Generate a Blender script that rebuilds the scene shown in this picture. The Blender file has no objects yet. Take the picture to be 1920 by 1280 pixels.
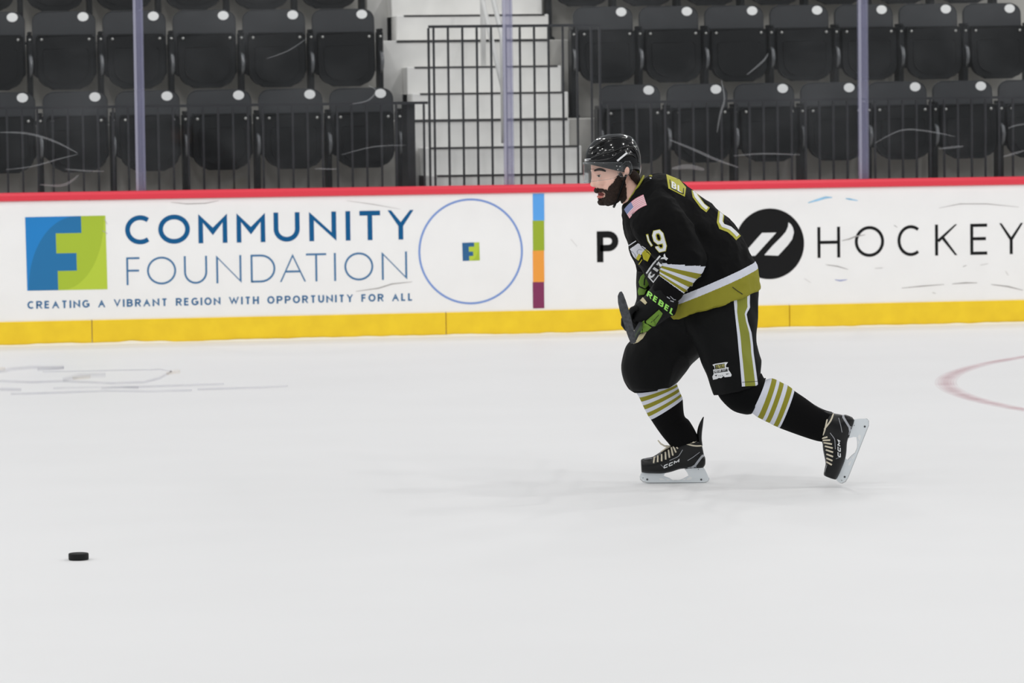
import bpy, bmesh, math, random
import numpy as np
from mathutils import Vector, Matrix, noise
from mathutils.bvhtree import BVHTree
from mathutils.kdtree import KDTree
from mathutils.geometry import tessellate_polygon
random.seed(7)
SC = bpy.context.scene
COL = SC.collection

# ------------------------------------------------------------------ camera, world, lights, exposure
FPX, CX, CY = 7450.0, 960.0, 640.0
PITCH, ROLL, YAW, CAMH, YB = 0.06316, 0.01221, 0.1693, 1.745, 27.942
_F = Vector((math.sin(YAW)*math.cos(PITCH), math.cos(YAW)*math.cos(PITCH), -math.sin(PITCH)))
_R0 = Vector((math.cos(YAW), -math.sin(YAW), 0))
_U0 = _R0.cross(_F)
_R = _R0*math.cos(ROLL) - _U0*math.sin(ROLL)
_U = _U0*math.cos(ROLL) + _R0*math.sin(ROLL)
cam = bpy.data.cameras.new('camera')
cam.sensor_width = 36.0
cam.lens = FPX*36.0/1920.0
cam.clip_end = 400
cam.dof.use_dof = True
cam.dof.focus_distance = 17.65
cam.dof.aperture_fstop = 6.3
camo = bpy.data.objects.new('camera', cam)
camo.matrix_world = Matrix(((_R.x, _U.x, -_F.x, 0), (_R.y, _U.y, -_F.y, 0), (_R.z, _U.z, -_F.z, CAMH), (0, 0, 0, 1)))
COL.objects.link(camo)
SC.camera = camo

SC.view_settings.view_transform = 'Standard'
SC.view_settings.look = 'None'
SC.view_settings.gamma = 1.0
SC.view_settings.use_curve_mapping = False
SC.view_settings.exposure = 0.0
SC.cycles.max_bounces = 8
SC.cycles.transparent_max_bounces = 16

wd = bpy.data.worlds.new('arena_air')
wd.use_nodes = True
wd.node_tree.nodes['Background'].inputs[0].default_value = (0.93, 0.97, 1.0, 1)
wd.node_tree.nodes['Background'].inputs[1].default_value = 0.30
SC.world = wd

LAMP_W = 292.0
for ix in range(6):                      # the arena's ceiling lamps: a regular grid over the ice and the first rows of seats
    for iy in range(7):
        L = bpy.data.lights.new('arena_lamp', 'POINT')
        L.shadow_soft_size = 0.27
        L.energy = LAMP_W
        L.color = (1.0, 0.985, 0.965)
        lo = bpy.data.objects.new('arena_lamp', L)
        lo.location = (-15.5 + ix*8.0, 2.4 + iy*4.9, 9.5)
        COL.objects.link(lo)

# ------------------------------------------------------------------ pixel measuring (1920 x 1280) -> points of the place
def ray(px, py):
    return _F*FPX + _R*(px-CX) - _U*(py-CY)
CAMP = Vector((0, 0, CAMH))
FH = Vector((math.sin(YAW), math.cos(YAW), 0))
def atY(px, py, Y):
    d = ray(px, py)
    return CAMP + d*(Y/d.y)
def ground(px, py, z=0.0):
    d = ray(px, py)
    return CAMP + d*((z-CAMH)/d.z)
FOOT = ground(1265, 905)
D0 = FOOT.dot(FH)
def P(px, py, w=0.0):
    """a point w metres beyond the skater's own upright plane"""
    d = ray(px, py)
    return CAMP + d*((D0+w)/d.dot(FH))
S = D0/math.cos(PITCH)/FPX*1.0
E1 = _R0.copy(); E2 = Vector((0, 0, 1)); E3 = FH.copy()

def topix(v):
    d = v - CAMP
    z = d.dot(_F)
    return CX + FPX*d.dot(_R)/z, CY - FPX*d.dot(_U)/z

# ------------------------------------------------------------------ materials
def lin(c):
    return tuple(((v/255.0)/12.92 if v/255.0 <= 0.04045 else ((v/255.0+0.055)/1.055)**2.4) for v in c)
def mat(name, rgb, rough=0.6, spec=0.5, metal=0.0, var=0.0, vscale=8.0, bump=0.0, bscale=200.0, coat=0.0, sheen=0.0, sss=0.0, attr=None):
    m = bpy.data.materials.new(name)
    m.use_nodes = True
    nt = m.node_tree
    b = nt.nodes['Principled BSDF']
    c = lin(rgb)
    b.inputs['Base Color'].default_value = (*c, 1)
    b.inputs['Roughness'].default_value = rough
    b.inputs['Specular IOR Level'].default_value = spec
    b.inputs['Metallic'].default_value = metal
    b.inputs['Coat Weight'].default_value = coat
    b.inputs['Coat Roughness'].default_value = 0.06
    b.inputs['Sheen Weight'].default_value = sheen
    if sss:
        b.inputs['Subsurface Weight'].default_value = sss
        b.inputs['Subsurface Radius'].default_value = (0.012, 0.005, 0.003)
    tc = nt.nodes.new('ShaderNodeTexCoord')
    if var:
        n = nt.nodes.new('ShaderNodeTexNoise'); n.inputs['Scale'].default_value = vscale; n.inputs['Detail'].default_value = 4
        nt.links.new(tc.outputs['Object'], n.inputs['Vector'])
        r = nt.nodes.new('ShaderNodeValToRGB')
        r.color_ramp.elements[0].position = 0.3; r.color_ramp.elements[1].position = 0.7
        r.color_ramp.elements[0].color = (*[v*(1-var) for v in c], 1)
        r.color_ramp.elements[1].color = (*[min(1, v*(1+var)) for v in c], 1)
        nt.links.new(n.outputs['Fac'], r.inputs['Fac'])
        nt.links.new(r.outputs['Color'], b.inputs['Base Color'])
    if bump:
        n = nt.nodes.new('ShaderNodeTexNoise'); n.inputs['Scale'].default_value = bscale; n.inputs['Detail'].default_value = 3
        nt.links.new(tc.outputs['Object'], n.inputs['Vector'])
        bp = nt.nodes.new('ShaderNodeBump'); bp.inputs['Strength'].default_value = bump; bp.inputs['Distance'].default_value = 0.004
        nt.links.new(n.outputs['Fac'], bp.inputs['Height'])
        nt.links.new(bp.outputs['Normal'], b.inputs['Normal'])
    return m
def band_mat(name, base, stops, attrs, rough=0.75):
    """cloth whose woven bands follow named mesh attributes: stops = {attr: [(t, rgb), ...]} colour from t upward"""
    m = mat(name, base, rough, 0.12, bump=0.25, bscale=420)
    nt = m.node_tree
    b = nt.nodes['Principled BSDF']
    prev = None
    for a in attrs:
        at = nt.nodes.new('ShaderNodeAttribute'); at.attribute_name = a
        r = nt.nodes.new('ShaderNodeValToRGB'); r.color_ramp.interpolation = 'CONSTANT'
        st = stops[a]
        r.color_ramp.elements[0].position = 0.0; r.color_ramp.elements[0].color = (*lin(base), 0)
        r.color_ramp.elements[1].position = st[0][0]; r.color_ramp.elements[1].color = (*lin(st[0][1]), 0 if st[0][1] == base else 1)
        for t, c in st[1:]:
            e = r.color_ramp.elements.new(t); e.color = (*lin(c), 0 if c == base else 1)
        nt.links.new(at.outputs['Fac'], r.inputs['Fac'])
        if prev is None:
            prev = r.outputs['Color']
        else:
            mx = nt.nodes.new('ShaderNodeMix'); mx.data_type = 'RGBA'
            nt.links.new(r.outputs['Alpha'], mx.inputs['Factor'])
            nt.links.new(prev, mx.inputs['A']); nt.links.new(r.outputs['Color'], mx.inputs['B'])
            prev = mx.outputs['Result']
    nt.links.new(prev, b.inputs['Base Color'])
    return m
def clear_mat(name, tint=(0.97, 0.98, 0.98), refl=0.06, haze=0.0, hscale=1.2, gloss_rough=0.03):
    m = bpy.data.materials.new(name); m.use_nodes = True
    nt = m.node_tree; nt.nodes.clear()
    out = nt.nodes.new('ShaderNodeOutputMaterial')
    tr = nt.nodes.new('ShaderNodeBsdfTransparent'); tr.inputs['Color'].default_value = (*tint, 1)
    gl = nt.nodes.new('ShaderNodeBsdfGlossy'); gl.inputs['Roughness'].default_value = gloss_rough
    lw = nt.nodes.new('ShaderNodeLayerWeight'); lw.inputs['Blend'].default_value = .5
    mx = nt.nodes.new('ShaderNodeMixShader')
    pw = nt.nodes.new('ShaderNodeMath'); pw.operation = 'POWER'; pw.inputs[1].default_value = 5.0
    mu = nt.nodes.new('ShaderNodeMath'); mu.operation = 'MULTIPLY_ADD'; mu.inputs[1].default_value = .55; mu.inputs[2].default_value = refl
    nt.links.new(lw.outputs['Facing'], pw.inputs[0]); nt.links.new(pw.outputs[0], mu.inputs[0]); nt.links.new(mu.outputs[0], mx.inputs['Fac'])
    nt.links.new(tr.outputs[0], mx.inputs[1]); nt.links.new(gl.outputs[0], mx.inputs[2])
    last = mx.outputs[0]
    if haze:
        df = nt.nodes.new('ShaderNodeBsdfDiffuse'); df.inputs['Color'].default_value = (0.8, 0.82, 0.85, 1)
        tc = nt.nodes.new('ShaderNodeTexCoord')
        mp = nt.nodes.new('ShaderNodeMapping'); mp.inputs['Scale'].default_value = (1.0, 1.0, 1.6); mp.inputs['Rotation'].default_value = (0, 0.6, 0)
        n = nt.nodes.new('ShaderNodeTexNoise'); n.inputs['Scale'].default_value = hscale; n.inputs['Detail'].default_value = 5; n.inputs['Roughness'].default_value = 0.6
        nt.links.new(tc.outputs['Object'], mp.inputs['Vector']); nt.links.new(mp.outputs[0], n.inputs['Vector'])
        r = nt.nodes.new('ShaderNodeValToRGB')
        r.color_ramp.elements[0].position = 0.45; r.color_ramp.elements[0].color = (haze*0.25,)*3 + (1,)
        r.color_ramp.elements[1].position = 0.85; r.color_ramp.elements[1].color = (haze*2.2,)*3 + (1,)
        nt.links.new(n.outputs['Fac'], r.inputs['Fac'])
        m2 = nt.nodes.new('ShaderNodeMixShader')
        nt.links.new(r.outputs['Color'], m2.inputs['Fac'])
        nt.links.new(last, m2.inputs[1]); nt.links.new(df.outputs[0], m2.inputs[2])
        last = m2.outputs[0]
    nt.links.new(last, out.inputs['Surface'])
    return m

# ------------------------------------------------------------------ object helpers
def mesh_obj(name, verts, faces, m=None, parent=None, smooth=False, loc=None):
    me = bpy.data.meshes.new(name)
    o = bpy.data.objects.new(name, me)
    COL.objects.link(o)
    off = Vector((0, 0, 0))
    if parent is not None:
        o.parent = parent
        off = world_loc(parent)
        if loc is not None:
            o.location = Vector(loc) - off
            off = Vector(loc)
    elif loc is not None:
        o.location = loc
        off = Vector(loc)
    me.from_pydata([tuple(Vector(v)-off) for v in verts], [], [tuple(f) for f in faces])
    me.update()
    if m is not None:
        me.materials.append(m)
    if smooth:
        me.polygons.foreach_set('use_smooth', [True]*len(me.polygons))
    return o
def world_loc(o):
    v = Vector((0, 0, 0))
    while o is not None:
        v = v + Vector(o.location)
        o = o.parent
    return v
def empty(name, loc, parent=None):
    o = bpy.data.objects.new(name, None)
    COL.objects.link(o)
    o.empty_display_size = 0.1
    o.location = loc
    if parent is not None:
        o.parent = parent
        o.location = Vector(loc) - world_loc(parent)
    return o
def tag(o, label=None, cat=None, group=None, kind=None):
    if label: o['label'] = label
    if cat: o['category'] = cat
    if group: o['group'] = group
    if kind: o['kind'] = kind
    return o
class MB:
    """collects solids into one mesh"""
    def __init__(s): s.v = []; s.f = []
    def add(s, v, f):
        n = len(s.v); s.v += [Vector(p) for p in v]; s.f += [tuple(i+n for i in q) for q in f]; return s
    def box(s, x0, x1, y0, y1, z0, z1):
        return s.add([(x0,y0,z0),(x1,y0,z0),(x1,y1,z0),(x0,y1,z0),(x0,y0,z1),(x1,y0,z1),(x1,y1,z1),(x0,y1,z1)],
                     [(3,2,1,0),(4,5,6,7),(0,1,5,4),(1,2,6,5),(2,3,7,6),(3,0,4,7)])
    def tube(s, pts, r, n=8, cap=True):
        v, f = tube(pts, r, n, cap); return s.add(v, f)
    def prism(s, loops, axis, depth):
        v, f = prism(loops, axis, depth); return s.add(v, f)
    def build(s, name, m=None, parent=None, smooth=False, loc=None, bevel=0.0, seg=2):
        o = mesh_obj(name, s.v, s.f, m, parent, smooth, loc)
        if bevel:
            bm = bmesh.new(); bm.from_mesh(o.data)
            bmesh.ops.remove_doubles(bm, verts=bm.verts, dist=1e-6)
            bmesh.ops.bevel(bm, geom=[e for e in bm.edges if len(e.link_faces) == 2 and e.calc_face_angle(0) > 0.6], offset=bevel, segments=seg, affect='EDGES', profile=0.6)
            bm.to_mesh(o.data); bm.free()
            if smooth:
                o.data.polygons.foreach_set('use_smooth', [True]*len(o.data.polygons))
        return o
def tube(pts, r, n=8, cap=True):
    pts = [Vector(p) for p in pts]
    rs = r if isinstance(r, (list, tuple)) else [r]*len(pts)
    V, Fc = [], []
    up = None
    for i, p in enumerate(pts):
        d = (pts[min(i+1, len(pts)-1)] - pts[max(i-1, 0)]).normalized()
        if up is None:
            up = Vector((0, 0, 1)) if abs(d.z) < 0.9 else Vector((1, 0, 0))
        a = d.cross(up).normalized(); b = a.cross(d).normalized(); up = b
        for k in range(n):
            t = 2*math.pi*k/n
            V.append(p + (a*math.cos(t) + b*math.sin(t))*rs[i])
    for i in range(len(pts)-1):
        for k in range(n):
            Fc.append((i*n+k, i*n+(k+1) % n, (i+1)*n+(k+1) % n, (i+1)*n+k))
    if cap:
        Fc.append(tuple(range(n-1, -1, -1))); Fc.append(tuple((len(pts)-1)*n+k for k in range(n)))
    return V, Fc
def prism(loops, axis, depth):
    """loops: lists of 3-D points in one plane (outer, then holes); extruded along axis by depth"""
    flat = [Vector(p) for lp in loops for p in lp]
    tris = tessellate_polygon([[Vector(p) for p in lp] for lp in loops])
    a = Vector(axis)*depth
    n = len(flat)
    V = flat + [p + a for p in flat]
    nrm = Vector((0, 0, 0))
    for t in tris:
        nrm += (flat[t[1]]-flat[t[0]]).cross(flat[t[2]]-flat[t[0]])
    Fc = []
    for t in tris:
        q = (flat[t[1]]-flat[t[0]]).cross(flat[t[2]]-flat[t[0]])
        t = tuple(t) if q.dot(a) < 0 else (t[2], t[1], t[0])
        Fc.append(t); Fc.append((t[2]+n, t[1]+n, t[0]+n))
    i0 = 0
    for lp in loops:
        m = len(lp)
        for k in range(m):
            Fc.append((i0+k, i0+(k+1) % m, i0+(k+1) % m+n, i0+k+n))
        i0 += m
    return V, Fc

# lofts: each ring = (front px, back px, half depth, centre depth[, narrowing of the front])
def crom(p0, p1, p2, p3, t):
    return tuple(0.5*((2*b) + (-a+c)*t + (2*a-5*b+4*c-d)*t*t + (-a+3*b-3*c+d)*t**3) for a, b, c, d in zip(p0, p1, p2, p3))
def flat_ring(r):
    return tuple(r[:6]) + (r[6] if len(r) > 6 else 0.0, r[7] if len(r) > 7 else 2.0)
def loft(rings, n=32, sub=4, PF=P, ends=True):
    R = [flat_ring(r) for r in rings]
    dense, ts = [], []
    for i in range(len(R)-1):
        for k in range(sub):
            t = k/sub
            dense.append(crom(R[max(i-1, 0)], R[i], R[i+1], R[min(i+2, len(R)-1)], t)); ts.append(i+t)
    dense.append(R[-1]); ts.append(len(R)-1)
    V, Fc = [], []
    for (ax, ay, bx, by, rd, w, nar, ex) in dense:
        A = PF(ax, ay, w); B = PF(bx, by, w)
        c = (A+B)/2; h = (B-A)/2
        for k in range(n):
            t = 2*math.pi*k/n
            ct, st = math.cos(t), math.sin(t)
            if ex != 2.0:
                ct = math.copysign(abs(ct)**(2/ex), ct); st = math.copysign(abs(st)**(2/ex), st)
            ww = rd*st*(1 - nar*max(0.0, -ct)**1.5)
            V.append(c + h*ct + E3*ww)
    m = len(dense)
    for i in range(m-1):
        for k in range(n):
            Fc.append((i*n+k, i*n+(k+1) % n, (i+1)*n+(k+1) % n, (i+1)*n+k))
    if ends:
        for i, rev in ((0, True), (m-1, False)):
            c = sum((V[i*n+k] for k in range(n)), Vector())/n
            V.append(c); ci = len(V)-1
            for k in range(n):
                q = (i*n+k, i*n+(k+1) % n, ci)
                Fc.append((q[1], q[0], q[2]) if rev else q)
    V, Fc = fix_out(V, Fc)
    return V, Fc, ts
def fix_out(V, Fc):
    vol = 0.0
    o = V[0]
    for f in Fc:
        for k in range(1, len(f)-1):
            vol += (V[f[0]]-o).dot((V[f[k]]-o).cross(V[f[k+1]]-o))
    if vol < 0:
        Fc = [tuple(reversed(f)) for f in Fc]
    return V, Fc
def ell(c, r1, r2, r3, ax=(None, None, None), nu=14, nv=9):
    a = ax[0] or E1; b = ax[1] or E2; d = ax[2] or E3
    V = [c + b*r2]; Fc = []
    for i in range(1, nv):
        ph = math.pi*i/nv
        for k in range(nu):
            t = 2*math.pi*k/nu
            V.append(c + a*r1*math.sin(ph)*math.cos(t) + d*r3*math.sin(ph)*math.sin(t) + b*r2*math.cos(ph))
    V.append(c - b*r2)
    for k in range(nu):
        Fc.append((0, 1+k, 1+(k+1) % nu))
        Fc.append((len(V)-1, 1+(nv-2)*nu+(k+1) % nu, 1+(nv-2)*nu+k))
    for i in range(nv-2):
        for k in range(nu):
            Fc.append((1+i*nu+k, 1+(i+1)*nu+k, 1+(i+1)*nu+(k+1) % nu, 1+i*nu+(k+1) % nu))
    return fix_out(V, Fc)
def remesh(parts, vox, smooth=6, fac=0.5):
    """union of closed shells -> (verts ndarray, faces)"""
    mb = MB()
    for v, f in parts: mb.add(v, f)
    me = bpy.data.meshes.new('tmp')
    org = mb.v[0].copy()
    me.from_pydata([tuple(p-org) for p in mb.v], [], mb.f); me.update()
    o = bpy.data.objects.new('tmp', me); COL.objects.link(o)
    md = o.modifiers.new('r', 'REMESH'); md.mode = 'VOXEL'; md.voxel_size = vox; md.adaptivity = 0
    if smooth:
        sm = o.modifiers.new('s', 'SMOOTH'); sm.factor = fac; sm.iterations = smooth
    dg = bpy.context.evaluated_depsgraph_get(); dg.update()
    ev = o.evaluated_get(dg)
    em = ev.to_mesh()
    n = len(em.vertices)
    co = np.empty(n*3, dtype=np.float64); em.vertices.foreach_get('co', co)
    no = np.empty(n*3, dtype=np.float64); em.vertices.foreach_get('normal', no)
    faces = [tuple(p.vertices) for p in em.polygons]
    ev.to_mesh_clear()
    bpy.data.objects.remove(o); bpy.data.meshes.remove(me)
    return co.reshape(-1, 3) + np.array(org), no.reshape(-1, 3), faces
def wrinkle(co, no, amp, scale, stretch=(1, 1, 1), seed=0.0):
    out = co.copy()
    for i in range(len(co)):
        q = Vector((co[i][0]*stretch[0], co[i][1]*stretch[1], co[i][2]*stretch[2]))*(1/scale) + Vector((seed, seed*1.7, 0))
        v = noise.noise(q) + 0.5*noise.noise(q*2.1)
        v = 1 - 2*abs(v) - 0.4
        out[i] += no[i]*amp*v
    return out
def ring_param(co, rings, PF=P):
    """t along a loft for every vertex (in rings), from the planes of its rings"""
    R = [flat_ring(r) for r in rings]
    cs, ax, ds = [], [], []
    for (ax_, ay_, bx_, by_, rd, w, na, ex) in R:
        A = PF(ax_, ay_, w); B = PF(bx_, by_, w)
        cs.append((A+B)/2); ds.append((B-A).normalized())
    cs = np.array([tuple(c) for c in cs])
    m = len(R)
    best = np.full(len(co), 1e9); tv = np.zeros(len(co))
    nrm = []
    for i in range(m):
        d = Vector(cs[min(i+1, m-1)] - cs[max(i-1, 0)])
        nn = ds[i].cross(E3).normalized()
        if nn.dot(d) < 0: nn = -nn
        nrm.append(np.array(nn))
    for i in range(m-1):
        d0 = (co - cs[i]) @ nrm[i]; d1 = (co - cs[i+1]) @ nrm[i+1]
        ok = (d0 >= 0) & (d1 < 0)
        t = np.clip(d0/np.maximum(d0-d1, 1e-9), 0, 1)
        c = cs[i] + (cs[i+1]-cs[i])*t[:, None]
        dist = np.linalg.norm(co-c, axis=1)
        u = ok & (dist < best)
        best[u] = dist[u]; tv[u] = i + t[u]
    d1 = (co - cs[-1]) @ nrm[-1]
    dd = np.linalg.norm(co-cs[-1], axis=1)
    u = (d1 >= 0) & (dd < best)
    tv[u] = m-1
    best[u] = dd[u]
    return tv, best
def set_attr(o, name, vals):
    a = o.data.attributes.new(name, 'FLOAT', 'POINT')
    a.data.foreach_set('value', [float(v) for v in vals])

# ------------------------------------------------------------------ flat shapes: strokes and letters
def stroke2d(pts, w, closed=False, H=None):
    """thick polyline -> (verts2d, quads). H: clip the ends square to y = 0 / H where they point up or down"""
    pts = [Vector((p[0], p[1])) for p in pts]
    n = len(pts)
    L, R_ = [], []
    for i, p in enumerate(pts):
        if closed:
            d0 = (p-pts[i-1]).normalized(); d1 = (pts[(i+1) % n]-p).normalized()
        else:
            d0 = (p-pts[max(i-1, 0)]) if i > 0 else (pts[1]-p)
            d1 = (pts[min(i+1, n-1)]-p) if i < n-1 else (p-pts[i-1])
            d0 = d0.normalized(); d1 = d1.normalized()
        n0 = Vector((-d0.y, d0.x)); n1 = Vector((-d1.y, d1.x))
        m = (n0+n1)
        m = m.normalized() if m.length > 1e-6 else n0
        k = w/2/max(0.35, m.dot(n0))
        l, r = p+m*k, p-m*k
        if not closed and H is not None and i in (0, n-1):
            d = d1 if i == 0 else d0
            if abs(d.y) > 0.35:
                yb = 0.0 if abs(p.y) < abs(H-p.y) else H
                if abs(p.y-yb) < w*0.75:
                    l = l + d*((yb-l.y)/d.y); r = r + d*((yb-r.y)/d.y)
        L.append(l); R_.append(r)
    V = L + R_
    Fq = [(i, (i+1) % n, n+(i+1) % n, n+i) for i in range(n if closed else n-1)]
    return V, Fq
def arc(cx, cy, rx, ry, a0, a1, n=14):
    return [(cx+rx*math.cos(math.radians(a0+(a1-a0)*i/n)), cy+ry*math.sin(math.radians(a0+(a1-a0)*i/n))) for i in range(n+1)]
GL = {
 'A': [[(0,0),(.5,1),(1,0)], [(.19,.36),(.81,.36)]],
 'B': [[(.55,.53)]+[(0,.53),(0,1),(.55,1)]+arc(.55,.765,.38,.235,90,-90,8)[1:], [(0,.53),(0,0),(.58,0)]+arc(.58,.265,.42,.265,-90,90,8)[1:]],
 'C': [arc(.58,.5,.58,.5,52,308,24)],
 'D': [[(0,0),(0,1),(.4,1)]+arc(.4,.5,.6,.5,90,-90,16)[1:]+[(0,0)]],
 'E': [[(1,1),(0,1),(0,0),(1,0)], [(0,.52),(.92,.52)]],
 'F': [[(1,1),(0,1),(0,0)], [(0,.52),(.95,.52)]],
 'G': [arc(.52,.5,.52,.5,48,360,26)[:-3]+[(1,.2),(1,.46),(.58,.46)]],
 'H': [[(0,0),(0,1)], [(1,0),(1,1)], [(0,.5),(1,.5)]],
 'I': [[(.5,0),(.5,1)]],
 'K': [[(0,0),(0,1)], [(1,1),(.08,.46)], [(.3,.6),(1,0)]],
 'L': [[(0,1),(0,0),(1,0)]],
 'M': [[(0,0),(0,1),(.5,.38),(1,1),(1,0)]],
 'N': [[(0,0),(0,1),(1,0),(1,1)]],
 'O': [arc(.5,.5,.5,.5,0,360,36)[:-1]],
 'P': [[(0,0),(0,1),(.55,1)]+arc(.55,.72,.45,.28,90,-90,10)[1:]+[(0,.44)]],
 'R': [[(0,0),(0,1),(.55,1)]+arc(.55,.74,.42,.26,90,-90,10)[1:]+[(0,.48)], [(.5,.48),(1,0)]],
 'T': [[(0,1),(1,1)], [(.5,0),(.5,1)]],
 'U': [[(0,1),(0,.42)]+arc(.5,.42,.5,.42,180,360,16)[1:-1]+[(1,.42),(1,1)]],
 'V': [[(0,1),(.5,0),(1,1)]],
 'W': [[(0,1),(.27,0),(.5,.95),(.73,0),(1,1)]],
 'Y': [[(0,1),(.5,.46),(1,1)], [(.5,.46),(.5,0)]],
 '9': [[(.28,.42),(.72,.42),(1,.58),(1,.84),(.78,1),(.22,1),(0,.84),(0,.58)], [(1,.66),(1,.18),(.78,0),(.22,0),(0,.18),(0,.25)]],
 '2': [[(0,.74),(0,.84),(.22,1),(.78,1),(1,.84),(1,.64),(0,.16),(0,0),(1,0)]],
}
CLOSED = {('O', 0), ('9', 0)}
def glyph(ch, x, y, w, h, s):
    """letter in the box (x, y, w, h) with stroke s -> (verts2d, faces)"""
    V, Fq = [], []
    for k, pl in enumerate(GL[ch]):
        if ch == 'I':
            pts = [(x+w/2, y+s/2), (x+w/2, y+h-s/2)]
        else:
            pts = [(x+s/2+p[0]*(w-s), y+s/2+p[1]*(h-s)) for p in pl]
        v, f = stroke2d([(a, b-y) for a, b in pts], s, (ch, k) in CLOSED, h)
        n = len(V)
        V += [Vector((min(max(p.x, x), x+w), min(max(p.y, 0.0), h)+y, float(k))) for p in v]; Fq += [tuple(i+n for i in q) for q in f]
    return V, Fq
WID = {'I': .3, 'M': 1.0, 'W': 1.2, 'O': .86, 'C': .78, 'G': .84, 'N': .8, 'T': .7, 'L': .58, 'E': .62, 'F': .6, 'A': .86, 'V': .82, 'Y': .76, ' ': .5, '9': .62, '2': .62}
def word2d(text, h, s, gap):
    """letters set in a row from x = 0 -> list of (verts2d, faces)"""
    x = 0.0; out = []
    for ch in text:
        w = WID.get(ch, .72)*h
        if ch == 'I': w = s
        if ch != ' ':
            out.append(glyph(ch, x, 0, w, h, s))
        x += w + gap
    return out, x-gap

# ================================================================== THE SETTING: ice, boards, glass, terraces
m_ice = mat('ice', (234, 234, 235), 0.5, 0.12, var=0.012, vscale=0.9, bump=0.05, bscale=9)
floor = mesh_obj('floor', [(-22, -3, 0), (26, -3, 0), (26, YB+0.02, 0), (-22, YB+0.02, 0), (-22, -3, -.04), (26, -3, -.04), (26, YB+0.02, -.04), (-22, YB+0.02, -.04)],
                 [(0,1,2,3), (7,6,5,4), (0,4,5,1), (1,5,6,2), (2,6,7,3), (3,7,4,0)], m_ice)
tag(floor, 'white skating rink ice', kind='structure')
# faint red face-off circle frozen into the ice
def veil(name, rgb, fac):
    m = bpy.data.materials.new(name); m.use_nodes = True
    nt = m.node_tree
    b = nt.nodes['Principled BSDF']; b.inputs['Base Color'].default_value = (*lin(rgb), 1); b.inputs['Roughness'].default_value = .5
    b.inputs['Specular IOR Level'].default_value = .1
    t = nt.nodes.new('ShaderNodeBsdfTransparent'); x = nt.nodes.new('ShaderNodeMixShader')
    n = nt.nodes.new('ShaderNodeTexNoise'); n.inputs['Scale'].default_value = 3.0; n.inputs['Detail'].default_value = 3
    u = nt.nodes.new('ShaderNodeMath'); u.operation = 'MULTIPLY'; u.inputs[1].default_value = fac*2
    tc = nt.nodes.new('ShaderNodeTexCoord'); nt.links.new(tc.outputs['Object'], n.inputs['Vector'])
    nt.links.new(n.outputs['Fac'], u.inputs[0]); nt.links.new(u.outputs[0], x.inputs['Fac'])
    nt.links.new(t.outputs[0], x.inputs[1]); nt.links.new(b.outputs[0], x.inputs[2])
    nt.links.new(x.outputs[0], nt.nodes['Material Output'].inputs['Surface'])
    return m
m_red_ice = veil('red_line_under_ice', (214, 172, 180), .10)
cc = Vector((11.206, 21.157, 0)); rr = 4.966
v, f = [], []
for lay_, hw_ in enumerate((.065, .048, .032, .016)):
    n0 = len(v)
    for k in range(160):
        t = 2*math.pi*k/160
        for q in (rr-hw_, rr+hw_):
            v.append((cc.x+q*math.cos(t), cc.y+q*math.sin(t), 0.0010+.0004*lay_))
    for k in range(160):
        f.append((n0+2*k, n0+2*k+1, n0+(2*k+3) % 320, n0+(2*k+2) % 320))
tag(mesh_obj('face_off_circle', v, f, m_red_ice, floor), 'faded red face-off circle painted under the ice')
# faded logo painted under the ice at the far left
m_logo_ice = veil('grey_blue_paint_under_ice', (165, 165, 185), .045)
m_logo_gold = veil('gold_paint_under_ice', (226, 204, 172), .05)
def ice_strokes(name, lines, m, z):
    mb = MB()
    for pts, wpx in [(p_, w_*k_) for p_, w_ in lines for k_ in (2.2, 1.6, 1.1, .6)]:
        vv, ff = stroke2d(pts, wpx)
        z += .0001
        mb.add([ground(p.x, p.y, z) for p in vv], [tuple(reversed(q)) for q in ff])
    return mb.build(name, m, floor)
ice_strokes('painted_logo', [
    ([(-60,700),(0,696),(20,692),(60,688),(120,688)], 4), ([(-60,716),(0,714),(60,716),(120,714),(210,718),(270,716),(300,708),(318,698),(322,694)], 3),
    ([(70,692),(110,690),(120,688)], 4), ([(80,697),(200,694),(300,692),(322,696)], 1.6), ([(118,712),(150,704),(198,702)], 5),
    ([(-60,730),(0,729),(40,730)], 4), ([(20,738),(120,735),(200,732),(280,733),(360,731)], 2.5), ([(100,727),(180,725),(230,725),(300,723),(360,721),(420,719)], 2.4),
    ([(370,729),(440,727),(500,725),(540,723)], 2.2), ([(190,727),(230,724),(260,726)], 3)], m_logo_ice, 0.0012)
ice_strokes('painted_logo', [([(136,709),(146,708),(158,707),(170,705.5)], 4), ([(312,700),(324,697.5),(338,696)], 4), ([(-20,692),(10,691)], 4)], m_logo_gold, 0.0016)
# loose snow scraped up along the foot of the boards
m_snow = mat('scraped_snow', (240, 239, 234), 0.9, 0.1, bump=0.3, bscale=60)
v, f = [], []
nx = 700
for i in range(nx+1):
    x = -4 + 18*i/nx
    hgt = 0.006 + 0.012*max(0, noise.noise(Vector((x*2.2, 3.1, 0))) + 0.5*noise.noise(Vector((x*9, 1, 0))) + .35)
    for k, (yy, zz) in enumerate(((-0.10, 0.0), (-0.06, .45), (-0.03, 1.0), (-0.011, 1.15))):
        v.append((x, YB-0.012+yy*(0.7+.5*noise.noise(Vector((x*1.5, 8, 0)))), 0.0005+hgt*zz))
for i in range(nx):
    for k in range(3):
        f.append((i*4+k, i*4+4+k, i*4+5+k, i*4+1+k))
tag(mesh_obj('snow_ridge', v, f, m_snow, floor, True), kind='stuff')

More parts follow.
